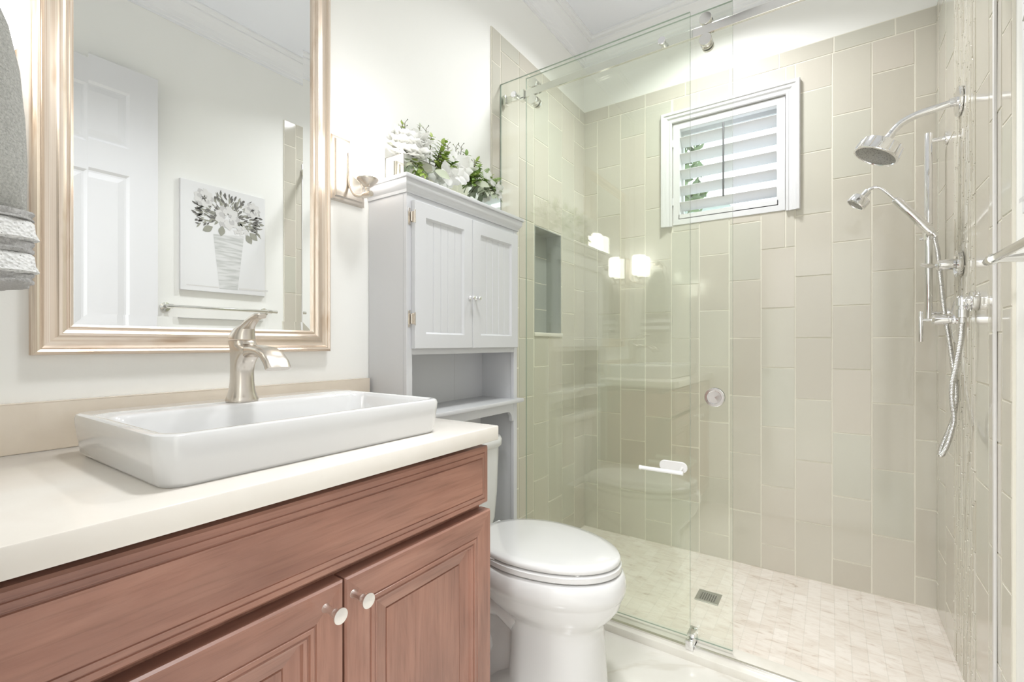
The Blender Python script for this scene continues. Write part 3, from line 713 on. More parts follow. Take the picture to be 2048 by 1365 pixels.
# ================================================================== wall mirror
mi = thing('wall_mirror', 'tall wall mirror in a champagne silver frame above the sink', 'mirror', (0, 0.533, 1.101))
my0, my1, mz0, mz1 = 0.278, 0.795, 1.157, 2.155
b = B()
fprof = [(0.0, 0.010), (0.0, 0.0165), (0.004, 0.0195), (0.006, 0.0195), (0.0075, 0.018), (0.0095, 0.018), (0.012, 0.021), (0.017, 0.0235), (0.022, 0.0225), (0.026, 0.019), (0.034, 0.0165), (0.042, 0.018), (0.0465, 0.0225), (0.048, 0.0215), (0.0492, 0.0235), (0.0535, 0.026), (0.0555, 0.0245), (0.057, 0.0225), (0.0588, 0.0215), (0.060, 0.018), (0.060, 0.0)]
b.sweep([(0, my0, mz0), (0, my0, mz1), (0, my1, mz1), (0, my1, mz0)], (1, 0, 0), fprof, closed=True)
obj('frame', b, M['frame'], mi, smooth=25)
b = B(); b.panel((0.0075, my0 - 0.004, mz0 - 0.004), (0, 1, 0), (0, 0, 1), my1 - my0 + 0.008, mz1 - mz0 + 0.008, [(0, 0), (0, 0.0046), (0.028, 0.0033)])
obj('mirror_glass', b, M['mirror'], mi)

# ================================================================== sconces
sc = thing('wall_sconce', 'brushed nickel wall sconce with glowing white glass cylinder, right of the mirror', 'wall lamp', (0, 0.925, 1.66), 'sconces beside the mirror')
b = B(); b.panel((0.0005, 0.862, 1.560), (0, 1, 0), (0, 0, 1), 0.122, 0.198, [(0, 0), (0, 0.010), (0.003, 0.013), (0.010, 0.013), (0.014, 0.018), (0.016, 0.018), (0.017, 0.0165)]); obj('backplate', b, M['nickel'], sc)
b = B(); b.tube(spline([(0.017, 0.920, 1.715), (0.019, 0.920, 1.69), (0.021, 0.920, 1.64), (0.027, 0.921, 1.605), (0.045, 0.923, 1.580), (0.070, 0.925, 1.572), (0.096, 0.925, 1.572)], 6), 0.0046, 12); obj('arm', b, M['nickel'], sc, smooth=50)
b = B(); b.lathe((0.084, 0.925, 1.572), (1, 0, 0), [(0.0, 0), (0.0085, 0.0005), (0.009, 0.003), (0.009, 0.032), (0.0085, 0.035), (0, 0.0355)], 20); b.lathe((0.102, 0.925, 1.572), (0, 0, 1), [(0.006, 0.004), (0.006, 0.014), (0.0075, 0.015), (0.0075, 0.021), (0.012, 0.023), (0.031, 0.041), (0.033, 0.044), (0.033, 0.047), (0.0, 0.0475)], 28)
obj('socket_cup', b, M['nickel'], sc, smooth=40)
b = B(); b.lathe((0.102, 0.925, 1.6197), (0, 0, 1), [(0.0, 0), (0.030, 0.0005), (0.043, 0.006), (0.0485, 0.014), (0.0495, 0.022), (0.0495, 0.128), (0.048, 0.140), (0.042, 0.148), (0.034, 0.150), (0.034, 0.143), (0.0, 0.142)], 36); obj('glass_shade', b, M['shade'], sc, smooth=45)
b = B(); b.lathe((0.0165, 0.925, 1.61), (1, 0, 0), [(0.004, 0), (0.004, 0.004), (0.0, 0.006)], 12); obj('screw_knob', b, M['nickel'], sc, smooth=45)
dup(sc, (0, 0.141, 1.66), 'brushed nickel wall sconce with glowing white glass cylinder, left of the mirror near the towel', 'sconces beside the mirror')

# ================================================================== towel on a ring on the near wall
tw = thing('hand_towel', 'grey terry hand towel with white lace bands hanging left of the mirror', 'towel', (0.205, 0.12, 1.21))
def towel_ring(z, hw, yc, hd, n=40, ripple=0.0, ph=0.0):
    out = []
    for k in range(n):
        a = 2 * math.pi * k / n; c, s_ = math.cos(a), math.sin(a)
        x = 0.212 + hw * math.copysign(abs(c) ** 0.6, c); y = yc + hd * math.copysign(abs(s_) ** 0.75, s_)
        y += ripple * math.sin(9 * a + ph) * 0.5 + 0.006 * math.sin(x * 70) * (1 if s_ > 0 else -1); x += ripple * math.cos(7 * a + ph) * 0.6
        out.append(V((x, y, z)))
    return out
def towel_band(name, secs, mat, rip=0.0, parent=tw):
    b = B(); rings = []
    for i, (z, hw, yc, hd) in enumerate(secs): rings.append(towel_ring(z, hw, yc, hd, ripple=rip, ph=i * 1.3))
    b.loft(rings); return obj(name, b, mat, parent, smooth=60)
towel_band('terry_body', [(1.655, 0.040, 0.112, 0.012), (1.645, 0.050, 0.114, 0.020), (1.62, 0.062, 0.117, 0.030), (1.58, 0.074, 0.120, 0.040), (1.52, 0.082, 0.122, 0.044), (1.45, 0.086, 0.124, 0.046), (1.38, 0.089, 0.125, 0.047), (1.310, 0.090, 0.126, 0.047), (1.306, 0.085, 0.126, 0.042)], M['towel'], 0.003)
for z1, nm in ((1.300, 'lace_band'), (1.252, 'lace_band')):
    towel_band(nm, [(z1, 0.091, 0.126, 0.048), (z1 - 0.006, 0.096, 0.127, 0.052), (z1 - 0.018, 0.097, 0.128, 0.053), (z1 - 0.028, 0.100, 0.128, 0.056), (z1 - 0.032, 0.093, 0.127, 0.050)], M['lace'], 0.002)
for z1, n_ in ((1.312, 0.012), (1.268, 0.017), (1.222, 0.016)):
    k = int(n_ / 0.004); secs = []
    for i in range(k + 1): secs.append((z1 - n_ * i / k, 0.094 + (0.0022 if i % 2 else 0), 0.127, 0.050 + (0.0022 if i % 2 else 0)))
    towel_band('ruffle_band', secs, M['ruffle'], 0.003)
tr_ring = thing('towel_ring', 'nickel towel ring on the wall holding the grey towel', 'towel ring', (0.205, YN, 1.70))
b = B(); b.lathe((0.205, YN, 1.715), (0, 1, 0), [(0.024, 0), (0.024, 0.006), (0.010, 0.009), (0.009, 0.055), (0.012, 0.058), (0.012, 0.066), (0, 0.067)], 24); obj('post', b, M['nickel'], tr_ring, smooth=40)
b = B(); b.tube([(0.205 + 0.062 * math.sin(2 * math.pi * k / 36), YN + 0.061, 1.653 + 0.062 * math.cos(2 * math.pi * k / 36)) for k in range(37)], 0.0045, 10); obj('ring', b, M['nickel'], tr_ring, smooth=60)

# ================================================================== over-toilet cabinet
CY0, CY1, CX = 1.010, 1.625, 0.180
cb = thing('bathroom_cabinet', 'tall white over-toilet cabinet with beadboard doors and open shelf', 'cabinet', (0.09, 1.31, 0))
b = B()
for y in (CY0, CY1 - 0.018): b.box((0.002, y, 0.0), (CX - 0.016, y + 0.018, 1.605))
b.box((0.004, CY0 + 0.018, 0.87), (0.010, CY1 - 0.018, 1.60))
b.box((0.002, CY0 + 0.018, 1.590), (CX - 0.016, CY1 - 0.018, 1.604)); b.box((0.010, CY0 + 0.018, 1.098), (CX - 0.002, CY1 - 0.018, 1.112)); b.box((0.010, CY0 + 0.018, 1.35), (CX - 0.03, CY1 - 0.018, 1.362))
for y in (CY0, CY1 - 0.024): b.box((CX - 0.016, y, 0.0), (CX, y + 0.024, 1.605), 0.001, 1)
b.box((CX - 0.016, CY0 + 0.024, 1.565), (CX - 0.001, CY1 - 0.024, 1.605)); b.box((CX - 0.016, CY0 + 0.024, 1.085), (CX - 0.001, CY1 - 0.024, 1.112))
obj('carcass', b, M['white'], cb)
b = B()
for y in (CY1 - 0.20,): b.box((0.0101, y, 0.885), (0.0104, y + 0.0012, 1.098))
obj('panel_seam', b, plain('seam_grey', (0.5, 0.5, 0.5), 0.7), cb)
# crown: board on a stepped moulding
b = B(); mold = [(0, -0.040), (0.004, -0.040), (0.005, -0.031), (0.008, -0.027), (0.014, -0.020), (0.016, -0.012), (0.016, 0.0), (0.0, 0.0)]
b.sweep([(0.002, CY0, 1.628), (CX, CY0, 1.628), (CX, CY1, 1.628), (0.002, CY1, 1.628)], (0, 0, 1), [(-a, d) for a, d in mold])
b.box((0.002, CY0 - 0.022, 1.6282), (CX + 0.023, CY1 + 0.022, 1.641), 0.003)
obj('crown', b, M['white'], cb, smooth=30)
b = B(); b.box((0.010, CY0 - 0.018, 0.877), (CX + 0.024, CY1 + 0.018, 0.893), 0.004); obj('shelf', b, M['white'], cb, smooth=30)
# apron with notched corners
b = B(); yi0, yi1 = CY0 + 0.024, CY1 - 0.024; zt, zb = 0.877, 0.842
pts = [(yi0, zt), (yi0, 0.802)]
pts += [(yi0 + 0.012, 0.802), (yi0 + 0.013, 0.812)] + [(yi0 + 0.013 + 0.028 * (1 - math.cos(math.radians(a))), 0.812 + 0.030 * math.sin(math.radians(a))) for a in range(15, 91, 15)] + [(yi0 + 0.05, zb)]
half = pts[:]
pts = half + [(yi0 + yi1 - y, z) for y, z in reversed(half)]
f0 = [b.v((CX - 0.016, y, z)) for y, z in pts]; f1 = [b.v((CX - 0.001, y, z)) for y, z in pts]
b.face(f1); b.face(list(reversed(f0)))
for i in range(len(pts)): b.face([f0[i], f0[(i + 1) % len(pts)], f1[(i + 1) % len(pts)], f1[i]])
obj('apron', b, M['white'], cb)
for y0, y1, ky, first in ((1.029, 1.3085, 1.2925, True), (1.3105, 1.604, 1.3255, False)):
    b = B(); w, z0, z1 = y1 - y0, 1.104, 1.566
    b.panel((CX + 0.001, y0, z0), (0, 1, 0), (0, 0, 1), w, z1 - z0, [(0, 0), (0, 0.016), (0.002, 0.018), (0.046, 0.018), (0.052, 0.010)], cap=False)
    ya, yb_ = y0 + 0.052, y1 - 0.052; za, zb_ = z0 + 0.052, z1 - 0.052; nb = 5; xs = CX + 0.011
    yy = [(ya, xs)]
    for k in range(nb):
        p0 = ya + (yb_ - ya) * k / nb; p1 = ya + (yb_ - ya) * (k + 1) / nb
        yy += [(p0 + 0.003, xs), (p1 - 0.003, xs), (p1 - 0.0015, xs - 0.0022)]
        if k < nb - 1: yy += [(p1 + 0.0015, xs - 0.0022)]
    yy[-1] = (yb_, xs)
    lo = [b.v((x, y, za)) for y, x in yy]; hi = [b.v((x, y, zb_)) for y, x in yy]
    for k in range(len(yy) - 1): b.face([lo[k], lo[k + 1], hi[k + 1], hi[k]])
    dd = obj('door', b, M['white'], cb)
    b = B(); b.lathe((CX + 0.0192, ky, 1.283), (1, 0, 0), [(0.0072, 0), (0.0072, 0.003), (0.004, 0.006), (0.0042, 0.012), (0.0085, 0.0165), (0.0088, 0.020), (0.006, 0.024), (0, 0.0255)], 20); obj('knob', b, M['chrome'], dd, smooth=40)
    hy = y0 - 0.004 if first else y1 + 0.001
    for hz in (1.515, 1.197):
        b = B()
        if first:
            b.box((CX + 0.0003, y0 - 0.014, hz - 0.026), (CX + 0.0018, y0 - 0.004, hz + 0.026), 0.0006, 1)
            b.tube([(CX + 0.006, y0 - 0.003, hz - 0.015), (CX + 0.006, y0 - 0.003, hz + 0.015)], 0.0032, 10)
            b.box((CX + 0.003, y0 - 0.0012, hz - 0.017), (CX + 0.0178, y0 - 0.0002, hz + 0.017)); b.tube([(CX + 0.0185, y0 - 0.001, hz - 0.02), (CX + 0.0185, y0 - 0.001, hz + 0.02)], 0.0022, 8)
        else:
            b.tube([(CX + 0.006, y1 + 0.003, hz - 0.022), (CX + 0.006, y1 + 0.003, hz + 0.022)], 0.0026, 8); b.box((CX + 0.0005, y1 + 0.0002, hz - 0.02), (CX + 0.016, y1 + 0.0012, hz + 0.02))
        obj('hinge', b, M['nickel'], dd, smooth=40)

# ================================================================== mirrored planter + silk flowers on the cabinet
pl = thing('planter_box', 'mirrored rectangular planter box standing on the white cabinet', 'planter', (0.08, 1.315, 1.641))
py0, py1, px0, px1, pz0, pz1 = 1.052, 1.590, 0.035, 0.122, 1.6415, 1.738
b = B(); t = 0.004
for lo, hi in (((px0, py0, pz0), (px0 + t, py1, pz1)), ((px1 - t, py0, pz0), (px1, py1, pz1)), ((px0 + t, py0, pz0), (px1 - t, py0 + t, pz1)), ((px0 + t, py1 - t, pz0), (px1 - t, py1, pz1)), ((px0 + t, py0 + t, pz0), (px1 - t, py1 - t, pz0 + t))): b.box(lo, hi)
obj('mirror_panels', b, plain('planter_mirror', (0.80, 0.82, 0.80), 0.03, metal=1.0), pl)
b = B()
for x in (px0, px1):
    for y in (py0, py1): b.box((x - 0.0012, y - 0.0012, pz0), (x + 0.0012, y + 0.0012, pz1 + 0.001))
    b.box((x - 0.0012, py0, pz1 - 0.001), (x + 0.0012, py1, pz1 + 0.001))
for y in (py0, py1): b.box((px0, y - 0.0012, pz1 - 0.001), (px1, y + 0.0012, pz1 + 0.001))
obj('metal_edging', b, plain('pewter_edging', (0.35, 0.34, 0.32), 0.3, metal=1.0), pl)
fl = thing('flower_arrangement', 'white silk flowers with ferns and green sprigs in the mirrored planter', 'flowers', (0.08, 1.315, 1.70))
b = B(); b.box((px0 + 0.006, py0 + 0.006, pz0 + 0.006), (px1 - 0.006, py1 - 0.006, pz1 - 0.008), 0.003); obj('moss_base', b, M['foam'], fl)
def basis(d):
    d = V(d).normalized(); u = d.orthogonal().normalized(); return d, u, d.cross(u)
def petal(b, c, d, out, ln, w, curl=0.5, cup=0.3, nu=7, nv=7):
    """petal from c along d, bending towards `out`"""
    d = V(d).normalized(); out = V(out); out = (out - d * out.dot(d)).normalized(); s_ = d.cross(out)
    g = []; rf = R.uniform(0, 6)
    for i in range(nu):
        t_ = i / (nu - 1); row = []
        wid = w * (math.sin(math.pi * (0.10 + 0.80 * t_)) ** 0.55)
        for j in range(nv):
            q = j / (nv - 1) * 2 - 1
            p = V(c) + d * (ln * t_ * (1 - 0.24 * abs(q) ** 2.2 * t_)) + out * (curl * ln * t_ * t_ + 0.05 * ln * math.sin(3 * q + rf) * t_ + 0.035 * ln * math.sin(7 * q + 2 * rf) * t_ * t_) + s_ * (wid * q) - out * (cup * wid * q * q)
            row.append(b.v(p))
        g.append(row)
    for i in range(nu - 1):
        for j in range(nv - 1): b.face([g[i][j], g[i][j + 1], g[i + 1][j + 1], g[i + 1][j]])
def leaf(b, c, d, up, ln, w, droop=0.2, fold=0.25, n=6):
    d = V(d).normalized(); up = V(up); up = (up - d * up.dot(d)).normalized() if (up - d * up.dot(d)).length > 1e-4 else d.orthogonal(); s_ = d.cross(up)
    L_, C_, R_ = [], [], []
    for i in range(n):
        t_ = i / (n - 1); wd = w * math.sin(math.pi * min(1, 0.06 + 0.94 * t_)) ** 0.8 if i < n - 1 else 0
        p = V(c) + d * ln * t_ - up * droop * ln * t_ * t_
        C_.append(b.v(p)); L_.append(b.v(p + s_ * wd + up * fold * wd)); R_.append(b.v(p - s_ * wd + up * fold * wd))
    for i in range(n - 1):
        b.face([C_[i], C_[i + 1], L_[i + 1], L_[i]]); b.face([C_[i], R_[i], R_[i + 1], C_[i + 1]])
def stemline(a, c, n=5, sag=0.02):
    a, c = V(a), V(c); return [a.lerp(c, k / n) + V((0, 0, sag * math.sin(math.pi * k / n))) for k in range(n + 1)]
def fin(name, b, mats): return obj(name, b, mats, fl, merge=False, recalc=False, smooth=60)
# big peony
b = B(); pc = V((0.095, 1.098, 1.776)); ax = V((0.42, -0.18, 0.88)).normalized(); _, u, w = basis(ax)
for ring, (n, tilt, ln, wd, h) in enumerate(((6, 0.2, 0.034, 0.013, 0.016), (8, 0.42, 0.042, 0.016, 0.012), (10, 0.65, 0.050, 0.019, 0.008), (11, 0.9, 0.057, 0.021, 0.004), (12, 1.15, 0.062, 0.023, 0.0), (13, 1.42, 0.066, 0.024, -0.005), (12, 1.68, 0.068, 0.025, -0.010), (10, 1.9, 0.066, 0.025, -0.014))):
    for k in range(n):
        a = 2 * math.pi * (k + 0.37 * ring) / n + R.uniform(-0.15, 0.15); rd = u * math.cos(a) + w * math.sin(a)
        d = ax * math.cos(tilt) + rd * math.sin(tilt)
        petal(b, pc + ax * h + rd * 0.004, d, ax if tilt > 0.9 else rd, 1.15 * ln * R.uniform(0.9, 1.1), 1.75 * wd * R.uniform(0.9, 1.1), 0.42 if tilt > 0.9 else 0.18, 0.22)
b.tube([pc - ax * 0.008, (0.085, 1.11, 1.735), (0.08, 1.12, 1.70)], 0.003, 6)
fin('peony', b, M['petal'])
# open white blossoms
for (x, y, z, sc_, az) in ((0.115, 1.31, 1.800, 0.052, (0.8, -0.3, 0.5)), (0.135, 1.325, 1.765, 0.050, (0.8, -0.2, 0.1)), (0.150, 1.238, 1.715, 0.046, (0.9, -0.25, -0.1)), (0.150, 1.285, 1.725, 0.046, (0.9, 0.1, 0.2)), (0.10, 1.40, 1.80, 0.045, (0.3, 0.2, 0.9)), (0.13, 1.50, 1.775, 0.043, (0.9, 0.0, 0.4)), (0.150, 1.53, 1.735, 0.040, (0.95, 0.2, -0.1)), (0.07, 1.36, 1.825, 0.040, (0.5, -0.4, 0.8))):
    b = B(); ax = V(az).normalized(); _, u, w = basis(ax); c = V((x, y, z))
    for k in range(5):
        a = 2 * math.pi * k / 5 + R.uniform(-0.2, 0.2) + x * 50; rd = u * math.cos(a) + w * math.sin(a)
        petal(b, c, rd + ax * 0.25, ax, sc_ * R.uniform(0.85, 1.1), sc_ * 0.46, R.uniform(-0.25, 0.15), 0.25)
    b.lathe(c - ax * 0.001, ax, [(0.006, 0), (0.005, 0.005), (0.0, 0.008)], 8); b.tube([c, c.lerp(V((0.08, y, 1.70)), 0.6) , (0.08, y, 1.70)], 0.0018, 5)
    fin('white_blossom', b, M['petal'])
# leafy sprigs
def sprig(tip, root, n, ln, w, mat, name='leaf_sprig', two=True, up=V((0.5, 0, 1))):
    b = B(); P_ = stemline(root, tip, 8, 0.012); b.mi = 1; b.tube(P_, [0.0018] * 6 + [0.0013] * 3, 5); b.mi = 0
    for k in range(n):
        t_ = 0.25 + 0.75 * k / (n - 1); i = min(int(t_ * 8), 7); p = P_[i].lerp(P_[i + 1], t_ * 8 - i) if i < 8 else P_[-1]
        T = (P_[i + 1] - P_[i]).normalized(); s_ = T.cross(up).normalized()
        for sg in ((1, -1) if two else (1 if k % 2 else -1,)):
            leaf(b, p, T * R.uniform(0.3, 0.7) + s_ * sg + up * R.uniform(-0.2, 0.4), up, ln * R.uniform(0.7, 1.1) * (1.1 - 0.4 * t_), w * R.uniform(0.8, 1.1) * (1.1 - 0.4 * t_), R.uniform(0.0, 0.5))
    leaf(b, P_[-1], (P_[-1] - P_[-2]), up, ln * 0.7, w * 0.6)
    fin(name, b, [M[mat], M['stem']])
sprig((0.10, 1.055, 1.820), (0.08, 1.09, 1.71), 9, 0.026, 0.009, 'sage')
sprig((0.09, 1.045, 1.765), (0.08, 1.10, 1.72), 6, 0.034, 0.012, 'leaf')
sprig((0.075, 1.225, 1.862), (0.08, 1.21, 1.71), 8, 0.030, 0.011, 'leaf')
sprig((0.125, 1.255, 1.800), (0.08, 1.23, 1.71), 8, 0.036, 0.013, 'leaf')
sprig((0.150, 1.255, 1.750), (0.08, 1.24, 1.72), 6, 0.040, 0.014, 'leaf')
sprig((0.142, 1.12, 1.688), (0.10, 1.11, 1.735), 6, 0.032, 0.012, 'leaf')
sprig((0.10, 1.39, 1.845), (0.08, 1.38, 1.71), 7, 0.038, 0.013, 'fern')
sprig((0.115, 1.445, 1.805), (0.08, 1.43, 1.71), 8, 0.042, 0.014, 'fern')
sprig((0.10, 1.56, 1.765), (0.08, 1.52, 1.71), 7, 0.042, 0.015, 'fern')
sprig((0.155, 1.435, 1.715), (0.10, 1.44, 1.74), 6, 0.052, 0.017, 'sage')
sprig((0.150, 1.50, 1.72), (0.10, 1.48, 1.74), 5, 0.052, 0.018, 'sage')
sprig((0.10, 1.600, 1.735), (0.08, 1.55, 1.72), 6, 0.040, 0.013, 'fern')
for (c, d) in (((0.10, 1.29, 1.76), (0.3, 0.15, 0.8)), ((0.09, 1.42, 1.77), (0.2, 0.2, 0.75)), ((0.14, 1.18, 1.715), (0.5, 0.4, -0.3)), ((0.14, 1.40, 1.735), (0.6, 0.3, -0.15)), ((0.08, 1.34, 1.81), (0.1, 0.6, 0.35))):
    b = B(); leaf(b, c, d, (0.9, -0.4, 0.3), 0.056, 0.017, 0.15, 0.2); b.tube([c, V(c).lerp(V((0.08, c[1], 1.70)), 0.5), (0.08, c[1], 1.70)], 0.0015, 5); fin('broad_leaf', b, M['sage'])
for tip, root, n, ln, w, mt in (((0.135, 1.215, 1.795), (0.09, 1.24, 1.72), 7, 0.034, 0.012, 'leaf'), ((0.14, 1.275, 1.770), (0.09, 1.27, 1.72), 7, 0.034, 0.012, 'fern'), ((0.135, 1.235, 1.830), (0.08, 1.22, 1.71), 8, 0.028, 0.010, 'leaf'),
                              ((0.13, 1.42, 1.775), (0.09, 1.41, 1.72), 7, 0.036, 0.013, 'leaf'), ((0.14, 1.46, 1.760), (0.09, 1.45, 1.72), 7, 0.036, 0.012, 'fern'), ((0.14, 1.545, 1.745), (0.09, 1.52, 1.72), 6, 0.034, 0.012, 'fern'), ((0.13, 1.385, 1.760), (0.09, 1.38, 1.72), 6, 0.034, 0.012, 'leaf'),
                              ((0.10, 1.47, 1.825), (0.08, 1.44, 1.71), 8, 0.030, 0.010, 'fern'), ((0.12, 1.52, 1.795), (0.08, 1.50, 1.71), 8, 0.032, 0.011, 'leaf'), ((0.09, 1.075, 1.845), (0.08, 1.10, 1.71), 8, 0.024, 0.008, 'leaf'), ((0.09, 1.155, 1.868), (0.08, 1.15, 1.71), 9, 0.022, 0.008, 'sage'),
                              ((0.14, 1.225, 1.765), (0.09, 1.23, 1.72), 7, 0.038, 0.014, 'leaf'), ((0.11, 1.245, 1.835), (0.08, 1.23, 1.71), 9, 0.036, 0.012, 'leaf'), ((0.145, 1.40, 1.745), (0.09, 1.41, 1.73), 7, 0.040, 0.014, 'fern'), ((0.12, 1.43, 1.83), (0.08, 1.42, 1.71), 9, 0.036, 0.011, 'leaf'), ((0.13, 1.555, 1.775), (0.08, 1.52, 1.71), 9, 0.036, 0.011, 'fern'), ((0.14, 1.08, 1.70), (0.08, 1.09, 1.735), 5, 0.034, 0.013, 'sage')):
    sprig(tip, root, n, ln, w, mt)
# ferns
def fernleaf(tip, root, n=13, ln=0.026):
    b = B(); P_ = stemline(root, tip, 10, 0.014); b.tube(P_, 0.0013, 5); up = V((0.75, -0.35, 0.55))
    for k in range(n):
        t_ = 0.25 + 0.75 * k / n; f = t_ * 10; i = min(int(f), 9); p = P_[i].lerp(P_[i + 1], f - i); T = (P_[i + 1] - P_[i]).normalized(); s_ = T.cross(up).normalized()
        for sg in (1, -1): leaf(b, p, T * 0.55 + s_ * sg, up, ln * (1.25 - t_), 0.0036, 0.05, 0.1, 4)
    fin('fern_frond', b, M['fern'])
for tip, root in (((0.12, 1.595, 1.815), (0.08, 1.50, 1.72)), ((0.12, 1.565, 1.800), (0.08, 1.49, 1.72)), ((0.11, 1.525, 1.835), (0.08, 1.46, 1.72)), ((0.15, 1.375, 1.715), (0.10, 1.45, 1.74)), ((0.13, 1.44, 1.80), (0.09, 1.40, 1.71)), ((0.10, 1.050, 1.80), (0.08, 1.10, 1.72)), ((0.13, 1.30, 1.735), (0.09, 1.35, 1.74)), ((0.10, 1.625, 1.78), (0.08, 1.53, 1.72))):
    fernleaf(tip, root)
# berry sprigs
for tip in ((0.07, 1.105, 1.868), (0.07, 1.205, 1.885), (0.09, 1.345, 1.868), (0.09, 1.375, 1.878), (0.09, 1.455, 1.845), (0.06, 1.33, 1.873)):
    b = B(); root = V((0.08, tip[1] - 0.01, 1.71)); tip = V(tip); P_ = stemline(root, tip, 6, 0.004); b.mi = 1; b.tube(P_, 0.0012, 5)
    for k in range(9):
        a = k * 2.4; t_ = 0.62 + 0.38 * k / 8; p = root.lerp(tip, t_); q = p + V((0.008 * math.cos(a), 0.012 * math.sin(a), 0.010)); b.mi = 1; b.tube([p, q], 0.0007, 4); b.mi = 0
        b.lathe(q - V((0, 0, 0.002)), (0.2 * math.cos(a), 0.3 * math.sin(a), 1), [(0.0, 0), (0.0019, 0.0015), (0.0017, 0.004), (0.0, 0.006)], 6)
    fin('berry_sprig', b, [M['berry'], M['stem']])

# ================================================================== toilet
TY = 1.31
to = thing('toilet', 'white elongated toilet with closed lid between the vanity and the shower', 'toilet', (0.45, TY, 0))
def egg(x0, x1, hw, z, split=0.46, n=48, pb=2.0, pf=2.0):
    cx = x0 + (x1 - x0) * split; out = []
    for k in range(n):
        a = 2 * math.pi * k / n; c, s_ = math.cos(a), math.sin(a); p = pf if c > 0 else pb
        r = (x1 - cx) if c > 0 else (cx - x0)
        out.append(V((cx + r * math.copysign(abs(c) ** (2 / p), c), TY + hw * math.copysign(abs(s_) ** (2 / p), s_), z)))
    return out
b = B()
b.loft([egg(0.24, 0.706, 0.133, 0.0, 0.55, pb=4, pf=2.5), egg(0.24, 0.707, 0.134, 0.012, 0.55, pb=4, pf=2.5), egg(0.33, 0.703, 0.131, 0.035, 0.48, pb=3.2, pf=2.5), egg(0.40, 0.699, 0.127, 0.08, 0.45, pb=3, pf=2.5), egg(0.405, 0.694, 0.123, 0.16, 0.45, pb=3, pf=2.45), egg(0.405, 0.690, 0.120, 0.24, 0.45, pb=3, pf=2.4), egg(0.395, 0.692, 0.121, 0.268, 0.45, pb=2.8, pf=2.35), egg(0.370, 0.704, 0.131, 0.286, 0.45, pb=2.6, pf=2.25), egg(0.330, 0.726, 0.149, 0.306, 0.44, pb=2.5, pf=2.15), egg(0.295, 0.744, 0.163, 0.332, 0.44, pb=2.5, pf=2.1), egg(0.280, 0.752, 0.171, 0.358, 0.44, pb=2.5, pf=2.05), egg(0.276, 0.754, 0.1735, 0.3655, 0.44, pb=2.5, pf=2.05), egg(0.270, 0.760, 0.1785, 0.371, 0.44, pb=2.5), egg(0.266, 0.764, 0.182, 0.390, 0.44, pb=2.5), egg(0.266, 0.762, 0.180, 0.412, 0.44, pb=2.5), egg(0.270, 0.757, 0.176, 0.426, 0.44, pb=2.5), egg(0.276, 0.750, 0.169, 0.433, 0.44, pb=2.5), egg(0.285, 0.742, 0.160, 0.4345, 0.44, pb=2.5)])
b.loft([[V((x, TY + y, z)) for x, y in ((0.035, -a), (0.34, -c), (0.34, c), (0.035, a))] for a, c, z in ((0.062, 0.078, 0.27), (0.07, 0.10, 0.33), (0.10, 0.150, 0.40), (0.105, 0.158, 0.430))])
b.loft([[V((x, TY + y, z)) for x, y in ((0.06, -a), (0.44, -c), (0.44, c), (0.06, a))] for a, c, z in ((0.085, 0.10, 0.0), (0.085, 0.10, 0.02), (0.06, 0.075, 0.05), (0.058, 0.074, 0.30))])
obj('bowl', b, M['porcelain'], to, smooth=45, merge=False)
for sg in (-1, 1):
    b = B(); y_ = TY + sg * 0.082
    b.tube(spline([(0.45, y_ - sg * 0.01, 0.25), (0.38, y_ - sg * 0.008, 0.285), (0.30, y_ - sg * 0.008, 0.262), (0.265, y_ - sg * 0.012, 0.195), (0.30, y_ - sg * 0.018, 0.125), (0.26, y_ - sg * 0.02, 0.06), (0.25, y_ - sg * 0.022, 0.02)], 6), [0.045] * 12 + [0.042] * 13 + [0.038] * 12, 14)
    obj('trapway', b, M['porcelain'], to, smooth=60)
b = B(); b.loft([egg(0.266, 0.745, 0.170, 0.4385, 0.44), egg(0.262, 0.749, 0.174, 0.442, 0.44), egg(0.262, 0.749, 0.174, 0.456, 0.44), egg(0.267, 0.744, 0.169, 0.4595, 0.44)]); obj('seat', b, M['porcelain'], to, smooth=45)
b = B(); b.loft([egg(0.262, 0.742, 0.168, 0.4635, 0.44), egg(0.258, 0.746, 0.172, 0.467, 0.44), egg(0.257, 0.746, 0.172, 0.475, 0.44), egg(0.262, 0.741, 0.167, 0.4805, 0.44), egg(0.29, 0.714, 0.145, 0.4835, 0.44), egg(0.36, 0.645, 0.09, 0.485, 0.44), egg(0.44, 0.56, 0.03, 0.4855, 0.44)]); obj('lid', b, M['porcelain'], to, smooth=50)
b = B()
for (x, dy) in ((0.66, -0.108), (0.66, 0.108), (0.40, -0.155), (0.40, 0.155)):
    b = B(); b.box((x - 0.014, TY + dy - 0.008, 0.4592), (x + 0.014, TY + dy + 0.008, 0.464), 0.001, 1); obj('bumper', b, M['porcelain'], to, smooth=45)
for dy in (-0.07, 0.07):
    b = B(); b.tube([(0.252, TY + dy - 0.02, 0.456), (0.252, TY + dy + 0.02, 0.456)], 0.013, 14); obj('seat_hinge', b, M['porcelain'], to, smooth=45)
rt = lambda x0, x1, hw, r, z: rrect(x0, x1, TY - hw, TY + hw, r, z, 8)
b = B(); b.loft([rt(0.035, 0.190, 0.160, 0.045, 0.425), rt(0.030, 0.194, 0.174, 0.05, 0.45), rt(0.026, 0.199, 0.182, 0.05, 0.55), rt(0.024, 0.202, 0.188, 0.05, 0.722)]); obj('tank', b, M['porcelain'], to, smooth=45)
